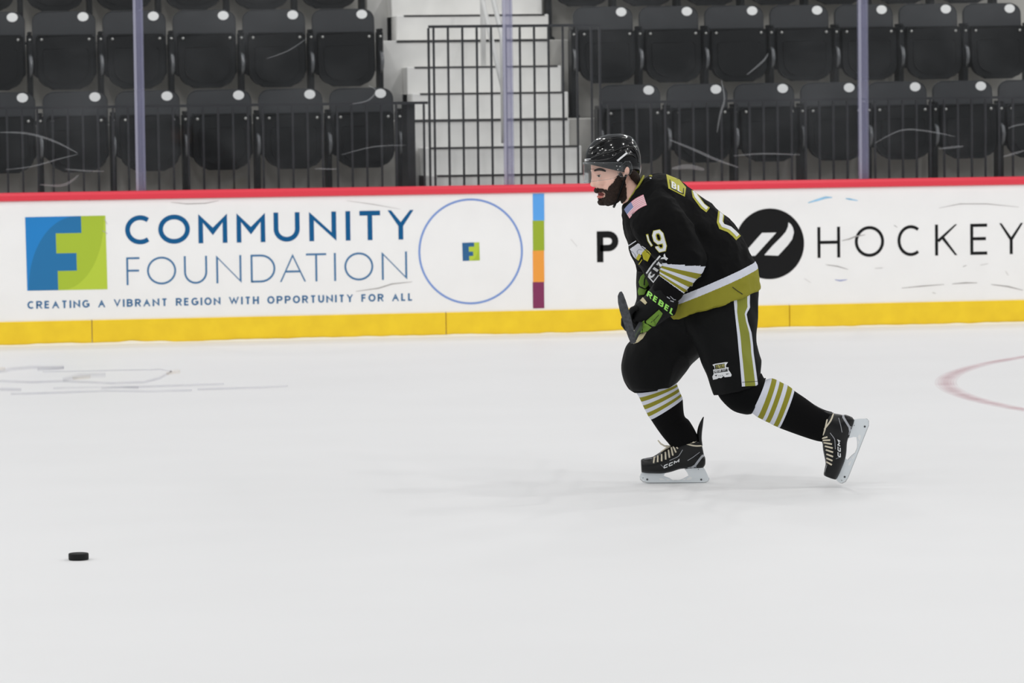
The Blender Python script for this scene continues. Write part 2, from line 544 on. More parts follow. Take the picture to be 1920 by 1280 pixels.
# ------------------------------------------------------------------ dasher boards
m_board = mat('white_board_plastic', (249, 248, 246), 0.42, 0.4, var=0.02, vscale=5)
m_vinyl = mat('white_vinyl_sheet', (250, 249, 248), 0.42, 0.4, var=0.015, vscale=4)
m_kick = mat('yellow_kick_plate', (252, 212, 38), 0.42, 0.4, var=0.06, vscale=7)
m_cap = mat('red_cap_rail', (232, 58, 76), 0.33, 0.5)
boards = tag(empty('rink_boards', (4.3, YB, 0)), 'white dasher boards with red cap rail and yellow kick plate along the ice', 'rink boards')
J = [-3.24, -0.727, 1.786, 4.300, 6.813, 9.327, 11.84]
for i in range(6):
    MB().box(J[i]+.0015, J[i+1]-.0015, YB, YB+.03, .165, 1.02).build('board_panel', m_board, boards, bevel=.0015, seg=1)
    MB().box(J[i]+.0025, J[i+1]-.0025, YB-.012, YB+.02, .0, .170).build('kick_plate', m_kick, boards, bevel=.004, seg=2)
prof = [(-.018, 1.013), (-.024, 1.02), (-.024, 1.05), (-.018, 1.064), (-.004, 1.070), (.12, 1.070), (.135, 1.06), (.135, 1.013)]
MB().prism([[(J[0], YB+a, b) for a, b in prof]], (1, 0, 0), J[-1]-J[0]).build('cap_rail', m_cap, boards)

def B(px, py, dy=0.0):
    q = atY(px, py, YB)
    return q.x, q.z
YL = YB-.0036
def board_shape(mb, vv, ff, y=YL):
    """2-D shape in board metres facing the rink"""
    vv = [Vector((p[0], y-(p[2]*3e-4 if len(p) > 2 else 0), p[1])) for p in vv]
    out = []
    for q in ff:
        n = (vv[q[1]]-vv[q[0]]).cross(vv[q[2]]-vv[q[0]])
        out.append(tuple(q) if n.y < 0 else tuple(reversed(q)))
    mb.add(vv, out)
def board_poly(mb, loops, y=YL):
    pts = [p for lp in loops for p in lp]
    tr = tessellate_polygon([[Vector((p[0], p[1], 0)) for p in lp] for lp in loops])
    board_shape(mb, pts, tr, y)
def sheet(name, x0, x1, z0, z1, label):
    o = MB().box(x0, x1, YB-.002, YB-.0002, z0, z1).build(name, m_vinyl, boards)
    o['label'] = label
    return o
xa, xb = B(-60, 480)[0], B(1022, 470)[0]
ad1 = sheet('advertisement', xa, xb, .176, 1.008, 'white advertising sheet with blue and green square emblem, large blue words and coloured bar')
ad2 = sheet('advertisement', xb+.004, 11.8, .176, 1.008, 'white scuffed advertising sheet with black spaced lettering and black disc emblem')
m_navy = mat('blue_print', (10, 92, 145), 0.45, 0.2)
m_navy_thin = mat('thin_blue_print', (62, 118, 165), 0.45, 0.4)
m_slate = mat('slate_blue_print', (52, 110, 158), 0.45, 0.4)
m_ink = mat('black_print', (17, 17, 18), 0.5, 0.2)
m_white_print = mat('white_print', (240, 240, 240), 0.45, 0.4)

def letters(name, spec, base, cap_px, stroke_px, m, parent):
    """spec: [(char, left px, right px)], baseline px points at two ends"""
    (bx0, by0), (bx1, by1) = base
    z0 = B(bx0, by0)[1]; z1 = B(bx1, by1)[1]
    zb = (z0+z1)/2
    for ch, l, r in spec:
        mb = MB()
        yb = by0 + (by1-by0)*((l+r)/2-bx0)/(bx1-bx0)
        xl = B(l, yb-cap_px/2)[0]; xr = B(r, yb-cap_px/2)[0]
        k = (B(l+100, yb)[0]-B(l, yb)[0])/100
        vv, ff = glyph(ch, xl, zb, xr-xl, cap_px*k, stroke_px*k)
        board_shape(mb, vv, ff)
        mb.build(name, m, parent)
letters('letter', [('C',234.6,284.3),('O',296.6,356),('M',371.8,426),('M',443.4,497.2),('U',513,561.8),('N',579.7,630.3),('I',647.7,656.9),('T',669.7,717.2),('Y',727,775.5)],
        ((234, 458.2), (773, 448.8)), 54.5, 8.8, m_navy, ad1)
letters('letter', [('F',237,263.5),('O',275.6,330.2),('U',345,388.4),('N',405.4,452.6),('D',470,516.2),('A',524.5,573.2),('T',572.2,613.6),('I',626,630),('O',645.6,699.8),('N',715.7,763.2)],
        ((237, 534.3), (763, 523.8)), 52, 3.5, m_navy_thin, ad1)
tg, tw = word2d('CREATING A VIBRANT REGION WITH OPPORTUNITY FOR ALL', 1.0, .2, .25)
x0, z0 = B(51.5, 579.6); x1, z1 = B(774, 562.8)
k = (x1-x0)/tw
hh = 14.3*(B(400, 570)[0]-B(300, 570)[0])/100
for vv, ff in tg:
    mb = MB()
    board_shape(mb, [(x0+p.x*k, (z0+z1)/2+p.y*hh, p.z) for p in vv], ff)
    mb.build('slogan_letter', m_slate, ad1)

# square emblem: blue and green with an F step between, and a darker leaf
def emblem(prefix, corners, parent, shades, y=YL):
    (tl, tr, br, bl) = [Vector(B(*c)) for c in corners]
    def M(u, w):
        return tl*(1-u)*(1-w) + tr*u*(1-w) + br*u*w + bl*(1-u)*w
    N = 96
    mbs = [MB() for _ in range(4)]
    def fx(w): return .695 if w < .232 else (.375 if w < .5 else (.625 if w < .742 else .385))
    def lens(w):
        lo = .64 - .62*math.sqrt(max(0, 1-(1-w)**2)) if True else 0
        hi = 1.0 - .02 - .56*(1-math.sqrt(max(0, 1-w**2)))
        return max(0, min(1, lo)), max(0, min(1, hi))
    for i in range(N):
        w0, w1 = i/N, (i+1)/N
        wm = (w0+w1)/2
        f_ = fx(wm)
        a0, c0 = lens(w0); a1, c1 = lens(w1)
        cuts0 = sorted([0, a0, f_, c0, 1]); cuts1 = sorted([0, a1, f_, c1, 1])
        for q in range(4):
            m_ = (cuts0[q]+cuts0[q+1]+cuts1[q]+cuts1[q+1])/4
            am, cm = lens(wm)
            idx = (0 if m_ < f_ else 2) + (1 if am < m_ < cm else 0)
            board_shape(mbs[idx], [M(cuts0[q], w0), M(cuts0[q+1], w0), M(cuts1[q+1], w1), M(cuts1[q], w1)], [(0,1,2,3)], y)
    for nm, mbx, mm in zip(('blue_field', 'blue_leaf', 'green_field', 'green_leaf'), mbs, shades):
        mbx.build(nm, mm, parent)
m_b1 = mat('emblem_blue', (26, 132, 205), .45, .4); m_b2 = mat('emblem_deep_blue', (28, 116, 172), .45, .4)
m_g1 = mat('emblem_lime', (190, 212, 62), .45, .4); m_g2 = mat('emblem_green', (174, 198, 52), .45, .4)
emblem('emblem', ((47, 407), (197.5, 404), (201.5, 542), (51.2, 544.8)), ad1, (m_b1, m_b2, m_g1, m_g2))
m_b3 = mat('small_emblem_blue', (42, 100, 150), .45, .4)
emblem('emblem', ((866.5, 455), (898.5, 454), (899.5, 488), (867.5, 489)), ad1, (m_b3, m_b3, m_g2, m_g1))
# thin blue ring
cx_, cz_ = B(882.5, 471.2)
kx = (B(982, 471)[0]-B(782, 471)[0])/200
v, f = [], []
for q in range(96):
    t = 2*math.pi*q/96
    for r_ in (94.3, 98.0):
        v.append((cx_+r_*kx*math.cos(t), cz_+r_*kx*math.sin(t)))
for q in range(96):
    f.append((2*q, 2*q+1, (2*q+3) % 192, (2*q+2) % 192))
mb = MB(); board_shape(mb, v, f)
mb.build('ring', mat('ring_blue_print', (128, 158, 220), .45, .4), ad1)
# coloured bar
for (t_, b_, c_) in ((363, 413.5, (95, 172, 245)), (413.5, 469.7, (160, 182, 45)), (469.7, 528.8, (250, 165, 66)), (528.8, 578, (135, 48, 92))):
    a = 997.4 + (t_-363)*.028; b = 997.4 + (b_-363)*.028
    xl, zt = B(998.6, t_); xr, _ = B(1020, t_); _, zb = B(1000, b_)
    mb = MB(); board_shape(mb, [(xl, zt), (xr, zt), (xr, zb), (xl, zb)], [(0,1,2,3)])
    mb.build('colour_block', mat('bar_colour', c_, .45, .4), ad1)

# second sheet: bold word, disc emblem, spaced light word
letters('letter', [('P',1119,1159.5),('U',1192,1234),('R',1262,1302),('E',1330,1364)], ((1119, 491.5), (1364, 487)), 57, 12, m_ink, ad2)
letters('letter', [('H',1532.5,1575),('O',1602.5,1657.5),('C',1682.5,1726.5),('K',1753,1794.5),('E',1819,1853.5),('Y',1873.5,1918)], ((1533, 483), (1917, 476)), 56, 5.6, m_ink, ad2)
cx_, cz_ = B(1443, 457)
kx = (B(1543, 457)[0]-B(1343, 457)[0])/200
disc = [(cx_+64.6*kx*math.cos(2*math.pi*q/72), cz_+64.6*kx*math.sin(2*math.pi*q/72)) for q in range(72)]
mb = MB(); board_poly(mb, [disc]); mb.build('disc', m_ink, ad2)
def C3(X, Y): return B(1380+X/3.556, 320+Y/3.556)
mb = MB()
board_poly(mb, [[C3(172,414), C3(268,412), C3(128,566), C3(36,568)]], YL-.0008)
board_poly(mb, [[C3(*q) for q in ((188,562),(280,566),(345,495),(374,455),(385,410),(378,378),(364,356),(349,344),(345,375),(330,408),(300,442),(240,502))]], YL-.0008)
mb.build('disc_mark', m_white_print, ad2)
# scuffs left by pucks and sticks
m_scuff = mat('rubber_scuff', (178, 174, 172), .6, .2, var=.1, vscale=30)
m_bluescuff = mat('blue_scuff', (150, 205, 238), .6, .2, var=.15, vscale=20)
def scuff(lines, m, parent):
    mb = MB()
    for pts, w in lines:
        pts = [B(*p) for p in pts]
        n = len(pts)
        L, R_ = [], []
        for i, p in enumerate(pts):
            d = Vector(pts[min(i+1, n-1)])-Vector(pts[max(i-1, 0)])
            nn = Vector((-d.y, d.x)).normalized()*w*.0037/2*(0.35 if i in (0, n-1) else 1)
            L.append(Vector(p)+nn); R_.append(Vector(p)-nn)
        board_shape(mb, L+R_, [(i, i+1, n+i+1, n+i) for i in range(n-1)], YL-.0012)
    return tag(mb.build('scuff_marks', m, parent), kind='stuff')
scuff([([(1578,451),(1592,448),(1604,443),(1622,440)], 2.5), ([(1690,540),(1730,536),(1770,533)], 2), ([(1785,532),(1810,530),(1832,530)], 2.5), ([(1858,533),(1890,537),(1918,544)], 2.5),
       ([(1548,496),(1570,499),(1590,505)], 2), ([(1805,500),(1812,497)], 3), ([(1838,497),(1852,494)], 2), ([(1760,390),(1800,382),(1850,382),(1910,388)], 1.3), ([(1676,422),(1682,426)], 3),
       ([(1640,503),(1655,502)], 2), ([(1508,522),(1520,530)], 1.4), ([(1270,425),(1300,418)], 1.5), ([(1070,448),(1082,462)], 1.3), ([(1748,548),(1754,550)], 2.5), ([(1885,508),(1890,516)], 2)], m_scuff, ad2)
scuff([([(1515,380),(1535,374),(1548,370),(1560,370)], 4), ([(1585,372),(1592,373),(1608,376)], 3)], m_bluescuff, ad2)
scuff([([(1565,524),(1575,526),(1588,524)], 3)], mat('violet_scuff', (175, 180, 215), .6, .2), ad2)
scuff([([(320,379),(350,382),(385,381),(410,376)], 1.5), ([(667,546),(710,540),(735,532),(773,528)], 2), ([(195,410),(201,420)], 2), ([(192,432),(201,438)], 3), ([(650,376),(700,383),(750,392)], 1)], m_scuff, ad1)

# ------------------------------------------------------------------ rink glass and its posts
m_glass = clear_mat('rink_glass', (0.95, 0.96, 0.97), 0.018, 0.010, 1.3)
def smoky(name, tint, body, fac):
    m = bpy.data.materials.new(name); m.use_nodes = True
    nt = m.node_tree
    b = nt.nodes['Principled BSDF']; b.inputs['Base Color'].default_value = (*lin(body), 1); b.inputs['Roughness'].default_value = .2
    t = nt.nodes.new('ShaderNodeBsdfTransparent'); t.inputs['Color'].default_value = (*tint, 1)
    x = nt.nodes.new('ShaderNodeMixShader'); x.inputs['Fac'].default_value = fac
    nt.links.new(t.outputs[0], x.inputs[1]); nt.links.new(b.outputs[0], x.inputs[2])
    nt.links.new(x.outputs[0], nt.nodes['Material Output'].inputs['Surface'])
    return m
m_post = smoky('lavender_clear_post', (.93, .93, .965), (168, 168, 192), .24)
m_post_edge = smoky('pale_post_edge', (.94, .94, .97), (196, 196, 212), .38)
YG = YB+.075
PX = [-.47, 2.153, 4.782, 7.392, 10.0]
names = ['left of the left lavender post', 'between the left and middle lavender posts', 'between the middle and right lavender posts, behind the skater', 'right of the right lavender post']
for i in range(4):
    o = MB().box(PX[i]+.02, PX[i+1]-.02, YG-.006, YG+.006, 1.0705, 2.9).build('glass_screen', m_glass, loc=((PX[i]+PX[i+1])/2, YG, 1.0705))
    tag(o, 'scratched clear rink glass pane ' + names[i], 'glass pane', 'glass panes above the boards')
pn = ['left', 'middle', 'right']
for i in range(3):
    r = tag(empty('glass_post', (PX[i+1], YG, 1.0705)), f'lavender tinted glass support post on the red cap rail, the {pn[i]} one of three', 'post', 'posts between the glass panes')
    x = PX[i+1]
    MB().box(x-.033, x+.033, YG+.0065, YG+.035, 1.0705, 2.92).build('back_channel', m_post, r, bevel=.004)
    for sx in (-1, 1):
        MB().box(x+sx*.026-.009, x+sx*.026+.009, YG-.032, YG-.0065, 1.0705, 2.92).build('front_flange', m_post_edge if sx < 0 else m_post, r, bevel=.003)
    MB().box(x-.017, x+.017, YG-.024, YG+.0065, 1.0705, 2.92).build('web', m_post, r)
panes = [o for o in COL.objects if o.name.startswith('glass_screen')]
m_scr = bpy.data.materials.new('glass_scratch'); m_scr.use_nodes = True
nt = m_scr.node_tree; nt.nodes.clear()
_o = nt.nodes.new('ShaderNodeOutputMaterial'); _t = nt.nodes.new('ShaderNodeBsdfTransparent'); _d = nt.nodes.new('ShaderNodeBsdfDiffuse'); _m = nt.nodes.new('ShaderNodeMixShader')
_d.inputs['Color'].default_value = (.8, .82, .85, 1); _m.inputs['Fac'].default_value = .14
nt.links.new(_t.outputs[0], _m.inputs[1]); nt.links.new(_d.outputs[0], _m.inputs[2]); nt.links.new(_m.outputs[0], _o.inputs['Surface'])
def scratches(pane, lines):
    mb = MB()
    for pts, w in lines:
        pts = [atY(a, b, YG) for a, b in pts]
        q = [pts[0]]
        for i in range(len(pts)-1):
            for k in range(1, 5):
                q.append(Vector(crom(pts[max(i-1, 0)], pts[i], pts[i+1], pts[min(i+2, len(pts)-1)], k/4)))
        n = len(q); L, R_ = [], []
        for i, p in enumerate(q):
            d = (q[min(i+1, n-1)]-q[max(i-1, 0)])
            nn = Vector((-d.z, 0, d.x)).normalized()*w*.0038/2*(.25+.75*math.sin(math.pi*(i+.5)/n))
            L.append((p+nn)[:1]+(YG-.0065,)+((p+nn).z,)); R_.append((p-nn)[:1]+(YG-.0065,)+((p-nn).z,))
        mb.add(L+R_, [(n+i, n+i+1, i+1, i) for i in range(n-1)])
    tag(mb.build('scratch_marks', m_scr, pane), kind='stuff')
scratches(panes[0], [([(0,248),(50,250),(100,264),(146,287)], 4), ([(146,289),(110,298),(60,312),(10,318)], 2.5), ([(75,346),(110,348),(130,342),(147,328)], 5), ([(122,317),(160,320),(195,321)], 3)])
scratches(panes[1], [([(660,195),(690,188),(705,170),(690,160)], 3), ([(640,290),(700,275),(760,272)], 2), ([(590,316),(630,317)], 3), ([(500,110),(540,95),(575,72)], 2)])
scratches(panes[2], [([(1255,262),(1300,280),(1340,298),(1385,314)], 5), ([(1352,150),(1358,185),(1350,215),(1344,248)], 4), ([(1375,292),(1430,288),(1500,290)], 3), ([(1400,140),(1430,115),(1440,100)], 4), ([(1260,316),(1290,312),(1320,318)], 9)])
scratches(panes[3], [([(1640,268),(1690,244),(1740,246),(1790,256)], 3), ([(1760,279),(1785,276),(1806,274)], 4), ([(1880,294),(1900,288),(1925,281)], 4), ([(1890,240),(1905,235),(1925,232)], 3)])

# ------------------------------------------------------------------ concrete terraces and the stair
m_conc = mat('terrace_concrete', (186, 183, 177), .85, .2, var=.08, vscale=3, bump=.2, bscale=60)
TZ = [.92, 1.525, 2.131, 2.737, 3.343]
TY = [YB+.50, YB+1.65, YB+2.45, YB+3.25, YB+4.05]
for i in range(5):
    o = MB().box(-6, 15, TY[i], YB+6.0, (TZ[i-1] if i else 0)+.0005, TZ[i]).build('floor_terrace', m_conc, bevel=.006, seg=1)
    tag(o, f'grey concrete seating terrace, level {i+1} up', kind='structure')
m_step = mat('pale_painted_step', (233, 231, 227), .75, .25, var=.05, vscale=6, bump=.1, bscale=80)
m_nose = mat('dark_step_nosing', (58, 57, 57), .7, .3)
stair = tag(empty('aisle_stair', (4.95, TY[0]+.5, TZ[0])), 'pale concrete aisle stair with dark step edges between the seat blocks', 'stairs')
rise = .2
for i in range(3):          # each terrace has two separate blocks, the third rise is the terrace edge itself
    for j in (1, 2):
        yf = TY[i+1] - (3-j)*.27
        zt = TZ[i] + j*(TZ[i+1]-TZ[i])/3
        st = MB().box(4.36, 5.56, yf, TY[i+1]-.001, TZ[i]+.0005, zt).build('stair_step', m_step, stair, bevel=.006, seg=1)
        MB().box(4.42, 5.53, yf-.004, yf+.05, zt-.012, zt+.003).build('step_nosing', m_nose, st)
    st = MB().box(4.20, 5.515, TY[i+1]-.02, TY[i+1]+.34, TZ[i]+.0006, TZ[i+1]+.004).build('stair_step', m_step, stair, bevel=.004, seg=1)
    MB().box(4.32, 5.50, TY[i+1]-.026, TY[i+1]+.03, TZ[i+1]-.012, TZ[i+1]+.007).build('step_nosing', m_nose, st)

# white hand rail in the aisle
m_white_tube = mat('white_tube', (214, 213, 210), .4, .4)
hr = tag(empty('stair_hand_rail', (4.87, YB+1.4, TZ[0])), 'white tubular hand rail running up the middle of the aisle stair', 'hand rail')
def hp(px, py, dy): 
    q = atY(px, py, YB+dy); return q
slope = .606/.8
a = atY(943, 166, YB+1.42); XR = a.x
def hr_pt(dy, z): return (XR, YB+dy, z)
z_low = a.z
MB().tube([hr_pt(1.42, z_low), hr_pt(3.4, z_low+1.98*slope)], .019, 10).build('lower_tube', m_white_tube, hr, True)
zu = atY(943, 64, YB+1.42).z
MB().tube([hr_pt(1.42, TZ[0]+.43), hr_pt(1.42, zu-.10), hr_pt(1.425, zu-.04), hr_pt(1.46, zu+.01), hr_pt(1.52, zu+.05), hr_pt(3.4, zu+.05+1.88*slope)], .019, 10).build('upper_tube', m_white_tube, hr, True)
for dyp in (2.30, 3.10):
    zb = TZ[1]+.2 if dyp < 2.4 else TZ[2]+.2
    MB().tube([hr_pt(dyp, zb+.004), hr_pt(dyp, zu+.05+(dyp-1.52)*slope)], .021, 10).build('post', m_white_tube, hr, True)

# ------------------------------------------------------------------ black guard rails in front of the first row
m_rail = mat('black_steel_rail', (38, 38, 41), .45, .4)
YR = YB+.56
def guard(name, label, x0, x1, ztop, xs, endposts=(), extra=()):
    r = tag(empty(name, ((x0+x1)/2, YR, TZ[0])), label, 'guard rail', 'guard rails behind the glass')
    MB().box(x0, x1, YR-.009, YR+.009, ztop-.02, ztop).build('top_rail', m_rail, r)
    MB().box(x0, x1, YR-.009, YR+.009, TZ[0]+.06, TZ[0]+.085).build('bottom_rail', m_rail, r)
    proto = None
    for x in xs:
        if proto is None:
            proto = MB().box(x-.0075, x+.0075, YR-.0075, YR+.0075, TZ[0]+.0855, ztop-.0205).build('baluster', m_rail, r, loc=(x, YR, TZ[0]))
        else:
            c = proto.copy(); COL.objects.link(c); c.location = (x-(x0+x1)/2, 0, 0)
    for x in endposts:
        MB().box(x-.02, x+.02, YR-.02, YR+.02, TZ[0]+.0005, ztop+.001).build('end_post', m_rail, r, bevel=.003)
    for b in extra:
        MB().box(*b).build('frame_bar', m_rail, r)
    return r
g0 = B(805, 200)[0]
XG0 = atY(804, 120, YR).x; XG1 = atY(1124, 55, YR).x
zl = atY(400, 195, YR).z; zr = atY(1560, 184, YR).z; zg = atY(960, 46, YR).z
bp = .1075
guard('guard_rail', 'low black guard rail in front of the seats left of the stair', -.3, XG0-.012, zl, [4.16-.01-bp*k for k in range(1, 41)][::-1]+[4.245], endposts=(-.3+.02,))
MBx = MB().box(4.125, 4.185, YR+.03, YR+.30, TZ[0]+.0005, zl-.005)
tag(MBx.build('end_panel', mat('black_panel', (24, 24, 26), .5, .4), loc=(4.155, YR+.16, TZ[0]), bevel=.004), 'black end panel standing at the aisle end of the lower left seat row', 'panel')
guard('guard_rail', 'tall black guard rail across the foot of the aisle stair', XG0, XG1, zg, [atY(813.5, 120, YR).x+.1055*k for k in range(0, 12)], extra=((XG0-.008, XG0+.008, YR-.0085, YR+.0085, TZ[0]+.086, zg-.0205), (XG1-.008, XG1+.008, YR-.0085, YR+.0085, TZ[0]+.086, zg-.0205)))
guard('guard_rail', 'low black guard rail in front of the seats right of the stair', XG1+.012, 10.6, zr, [XG1+.06+.1055*k for k in range(0, 42)], endposts=(10.58,))

# ------------------------------------------------------------------ folding stadium seats
m_back = mat('charcoal_seat_back', (54, 55, 57), .6, .3, var=.05, vscale=9, bump=.06, bscale=300)
m_pan = mat('black_seat_pan', (7, 8, 9), .5, .18, var=.12, vscale=7)
m_std = mat('black_seat_standard', (15, 16, 17), .45, .25)
m_badge = mat('white_badge', (255, 255, 252), .45, .3)
m_bolt = mat('steel_bolt', (190, 190, 185), .3, .5, metal=.6)
m_arm = mat('glint_grey_arm', (95, 96, 98), .16, .8)  # glossy black arm greyed, its glint put into the base colour
def rrect(w, z0, z1, rt, rb, n=7):
    """rounded rectangle in x/z"""
    p = []
    for cx, cz, r, a0 in ((w/2-rt, z1-rt, rt, 0), (-w/2+rt, z1-rt, rt, 90), (-w/2+rb, z0+rb, rb, 180), (w/2-rb, z0+rb, rb, 270)):
        for k in range(n):
            t = math.radians(a0+90*k/(n-1)); p.append((cx+r*math.cos(t), cz+r*math.sin(t)))
    return p
def seat_proto(pitch, left_std):
    r = empty('stadium_seat', (0, 0, 0))
    # back: rounded slab, leaning back
    b = MB().prism([[(x, -.02+(z-.4)*.12, z) for x, z in rrect(pitch-.054, .36, .85, .075, .03)]], (0, 1, 0), .03).build('backrest', m_back, r, bevel=.006)
    lip = MB().box(-.20, .20, -.004, .012, .672, .684)
    lip.build('back_ridge', m_back, b)
    p = MB().prism([[(x*(1-.06*max(0, (.5-z))), -.165+(z-.28)*.10, z) for x, z in rrect(.435, .275, .665, .02, .115)]], (0, 1, 0), .055).build('seat_pan', m_pan, r, bevel=.012)
    MB().prism([[(x, -.171+(z-.28)*.10, z) for x, z in rrect(.34, .31, .57, .02, .11)]], (0, 1, 0), .02).build('pan_panel', m_pan, p, bevel=.005)
    for sx in (-.178, .178):
        v, f = ell(Vector((sx, -.135, .640)), .011, .011, .008, (Vector((1,0,0)), Vector((0,0,1)), Vector((0,1,0))), 8, 6)
        mesh_obj('bolt', v, f, m_bolt, p, True)
    dv, df = [], []
    bd = MB().prism([[(.145+.041*math.cos(2*math.pi*k/24), .022+.003, .812+.034*math.sin(2*math.pi*k/24)) for k in range(24)]], (0, 1, 0), .012)
    bd.build('number_badge', m_badge, r)
    for sx in ((-1, 1) if left_std else (1,)):
        x = sx*pitch/2
        st = MB().box(x-.02, x+.02, -.13, .02, .012, .675).build('seat_standard', m_std, r, bevel=.006)
        MB().box(x-.013, x+.013, -.16, .03, .676, .70).build('arm_cap', m_std, st, bevel=.005)
        v, f = ell(Vector((x, -.06, .012)), .055, .03, .075, (Vector((1,0,0)), Vector((0,0,1)), Vector((0,1,0))), 12, 8)
        v = [Vector((q.x, q.y, max(q.z, .0005))) for q in v]
        mesh_obj('foot', v, f, m_std, st, True)
        v, f = ell(Vector((x, -.136, .640)), .010, .010, .008, (Vector((1,0,0)), Vector((0,0,1)), Vector((0,1,0))), 8, 6)
        mesh_obj('bolt', v, f, m_bolt, st, True)
        MB().tube([(x, -.13, .52), (x+.004, -.165, .50), (x+.006, -.178, .45), (x+.004, -.17, .40), (x, -.135, .36)], [.014, .015, .015, .013, .008], 10).build('arm_loop', m_arm, st, True)
    return r
def copy_tree(o, parent=None):
    c = o.copy(); COL.objects.link(c); c.parent = parent
    for ch in list(o.children): copy_tree(ch, c)
    return c
ordn = ['first', 'second', 'third', 'fourth', 'fifth', 'sixth', 'seventh', 'eighth']
rown = ['lower row', 'middle row', 'top row']
def seat_block(side, pitch, starts, counts):
    p0 = seat_proto(pitch, side == 'right'); p1 = seat_proto(pitch, False)
    used0 = used1 = False
    for r_ in range(3):
        for k in range(counts[r_]):
            x = starts[r_] + (-k*pitch if side == 'left' else k*pitch)
            if k == 0:
                o = copy_tree(p0) if used0 else p0; used0 = True
            else:
                o = copy_tree(p1) if used1 else p1; used1 = True
            o.location = (x, YB+1.46+.8*r_, TZ[r_])
            tag(o, f'folded black seat, white badge, {rown[r_]} {side} of the stair, {ordn[k]} from it', 'seat', f'seats in the {rown[r_]} {side} of the stair')
seat_block('left', .531, (3.914, 3.888, 3.862), (7, 6, 6))
seat_block('right', .519, (5.955, 5.910, 5.868), (7, 7, 7))

# ================================================================== THE SKATER
ROOT = empty('person', (FOOT.x, FOOT.y, 0))
tag(ROOT, 'hockey skater in black and gold jersey leaning forward, pushing off with the trailing leg', 'person')
BLACK = (9, 9, 10)
OLIVE = (142, 138, 48)
WHITEB = (212, 215, 226)
WC = -.07                         # depth of the trunk's middle; the near side is negative

def grow(name, lofts, vox, m, parent, smooth=6, wr=None, cells=None):
    co, no, faces = remesh(lofts, vox, smooth)
    if wr:
        for (amp, sc, st, sd) in wr: co = wrinkle(co, no, amp, sc, st, sd)
    o = mesh_obj(name, [tuple(c) for c in co], faces, m, parent, True)
    return o, co, no, faces
def bvh_of(co, faces):
    return BVHTree.FromPolygons([Vector(c) for c in co], faces)

# ---- body: one continuous figure, head to feet (mostly under the kit)
m_skin = mat('skin', (242, 196, 178), .5, .4, var=.07, vscale=22, sss=.12, bump=.08, bscale=700)
H_RINGS = [(1138,262,1172,260,.05,WC), (1116,276,1188,274,.07,WC), (1109,292,1193,292,.078,WC,.1), (1107.5,308,1195,308,.08,WC,.15), (1108.5,318,1194,320,.079,WC,.2),
           (1112,327,1191,331,.076,WC,.25), (1113.5,337,1188,340,.074,WC,.3), (1115,347,1184,349,.071,WC,.35), (1118,354,1181,356,.068,WC,.4), (1121,360,1178,361,.064,WC,.4),
           (1123,367,1174,365,.060,WC,.35), (1126.5,374,1170,369,.054,WC,.3), (1131,381,1163,374,.044,WC,.2), (1139,385,1154,380,.022,WC)]
N_RINGS = [(1158,345,1194,335,.052,WC), (1160,362,1198,345,.056,WC), (1166,378,1208,355,.062,WC), (1172,392,1222,370,.075,WC)]
parts = []
for rg in (H_RINGS, N_RINGS): parts.append(loft(rg, 32, 4)[:2])
px_ = S
def E_(x, y, w, a, b, d, rot=0.0):
    ca, sa = math.cos(rot), math.sin(rot)
    return ell(P(x, y, w), a*px_, b*px_, d*px_, (E1*ca-E2*sa, E1*sa+E2*ca, E3))
parts += [
    loft([(1108,322,1122,322,.012,WC), (1109,331,1122,330,.012,WC), (1108,340,1123,338,.014,WC), (1107.5,346,1122,345,.017,WC), (1111.5,350.5,1121,350,.016,WC)], 16, 3)[:2],   # nose
    E_(1110.2, 345.5, WC, 4.2, 4.0, 5),
    E_(1114, 347.5, WC-.012, 4.0, 3.2, 3.2), E_(1114, 347.5, WC+.012, 4.0, 3.2, 3.2),
    E_(1112.5, 319.5, WC-.026, 5.5, 3.0, 11, .1), E_(1112.5, 319.5, WC+.026, 5.5, 3.0, 11, -.1),
    E_(1128, 341, WC-.050, 11, 6.5, 6.5, -.25), E_(1128, 341, WC+.050, 11, 6.5, 6.5, -.25),
    E_(1119, 357, WC, 4.0, 3.2, 11), E_(1123.5, 369.5, WC, 4.2, 2.6, 9), E_(1128, 379, WC, 6, 5, 9),
]
# ears
for s_ in (-1, 1):
    parts += [E_(1174, 318, WC+s_*.082, 6.5, 11, 4.5, -.2), E_(1170, 331, WC+s_*.079, 4.5, 6, 4)]
# trunk, arms, legs: slim, inside the clothing
def bone(pts, rs, n=14): return tube([P(*p) for p in pts], rs, n)
parts += [
    loft([(1185,392,1225,355,.09,WC), (1192,420,1270,372,.15,WC), (1205,450,1315,410,.15,WC), (1240,500,1360,450,.14,WC), (1270,545,1395,505,.14,WC), (1285,570,1400,545,.13,WC)], 24, 3)[:2],
    bone([(1240,385,WC-.10), (1250,400,WC-.20), (1290,455,WC-.215), (1297,495,WC-.20), (1262,535,WC-.20), (1230,572,WC-.20), (1205,592,WC-.19)], [.05,.055,.045,.04,.036,.030,.032]),
    bone([(1230,390,WC+.10), (1232,405,WC+.18), (1215,470,WC+.19), (1213,505,WC+.17), (1208,550,WC+.14), (1199,588,WC+.115)], [.05,.052,.042,.036,.024,.020]),
    bone([(1345,540,WC-.05), (1350,580,WC-.10), (1378,660,WC-.14), (1394,735,WC-.155), (1440,755,WC-.165), (1500,787,WC-.175), (1543,800,WC-.18), (1562,810,WC-.18)], [.09,.085,.072,.058,.052,.044,.032,.018]),
    bone([(1335,550,WC+.06), (1310,590,WC+.09), (1255,655,WC+.09), (1210,705,WC+.085), (1235,755,WC+.08), (1272,805,WC+.073), (1290,838,WC+.07), (1262,866,WC+.07)], [.085,.08,.066,.052,.046,.038,.030,.018]),
]
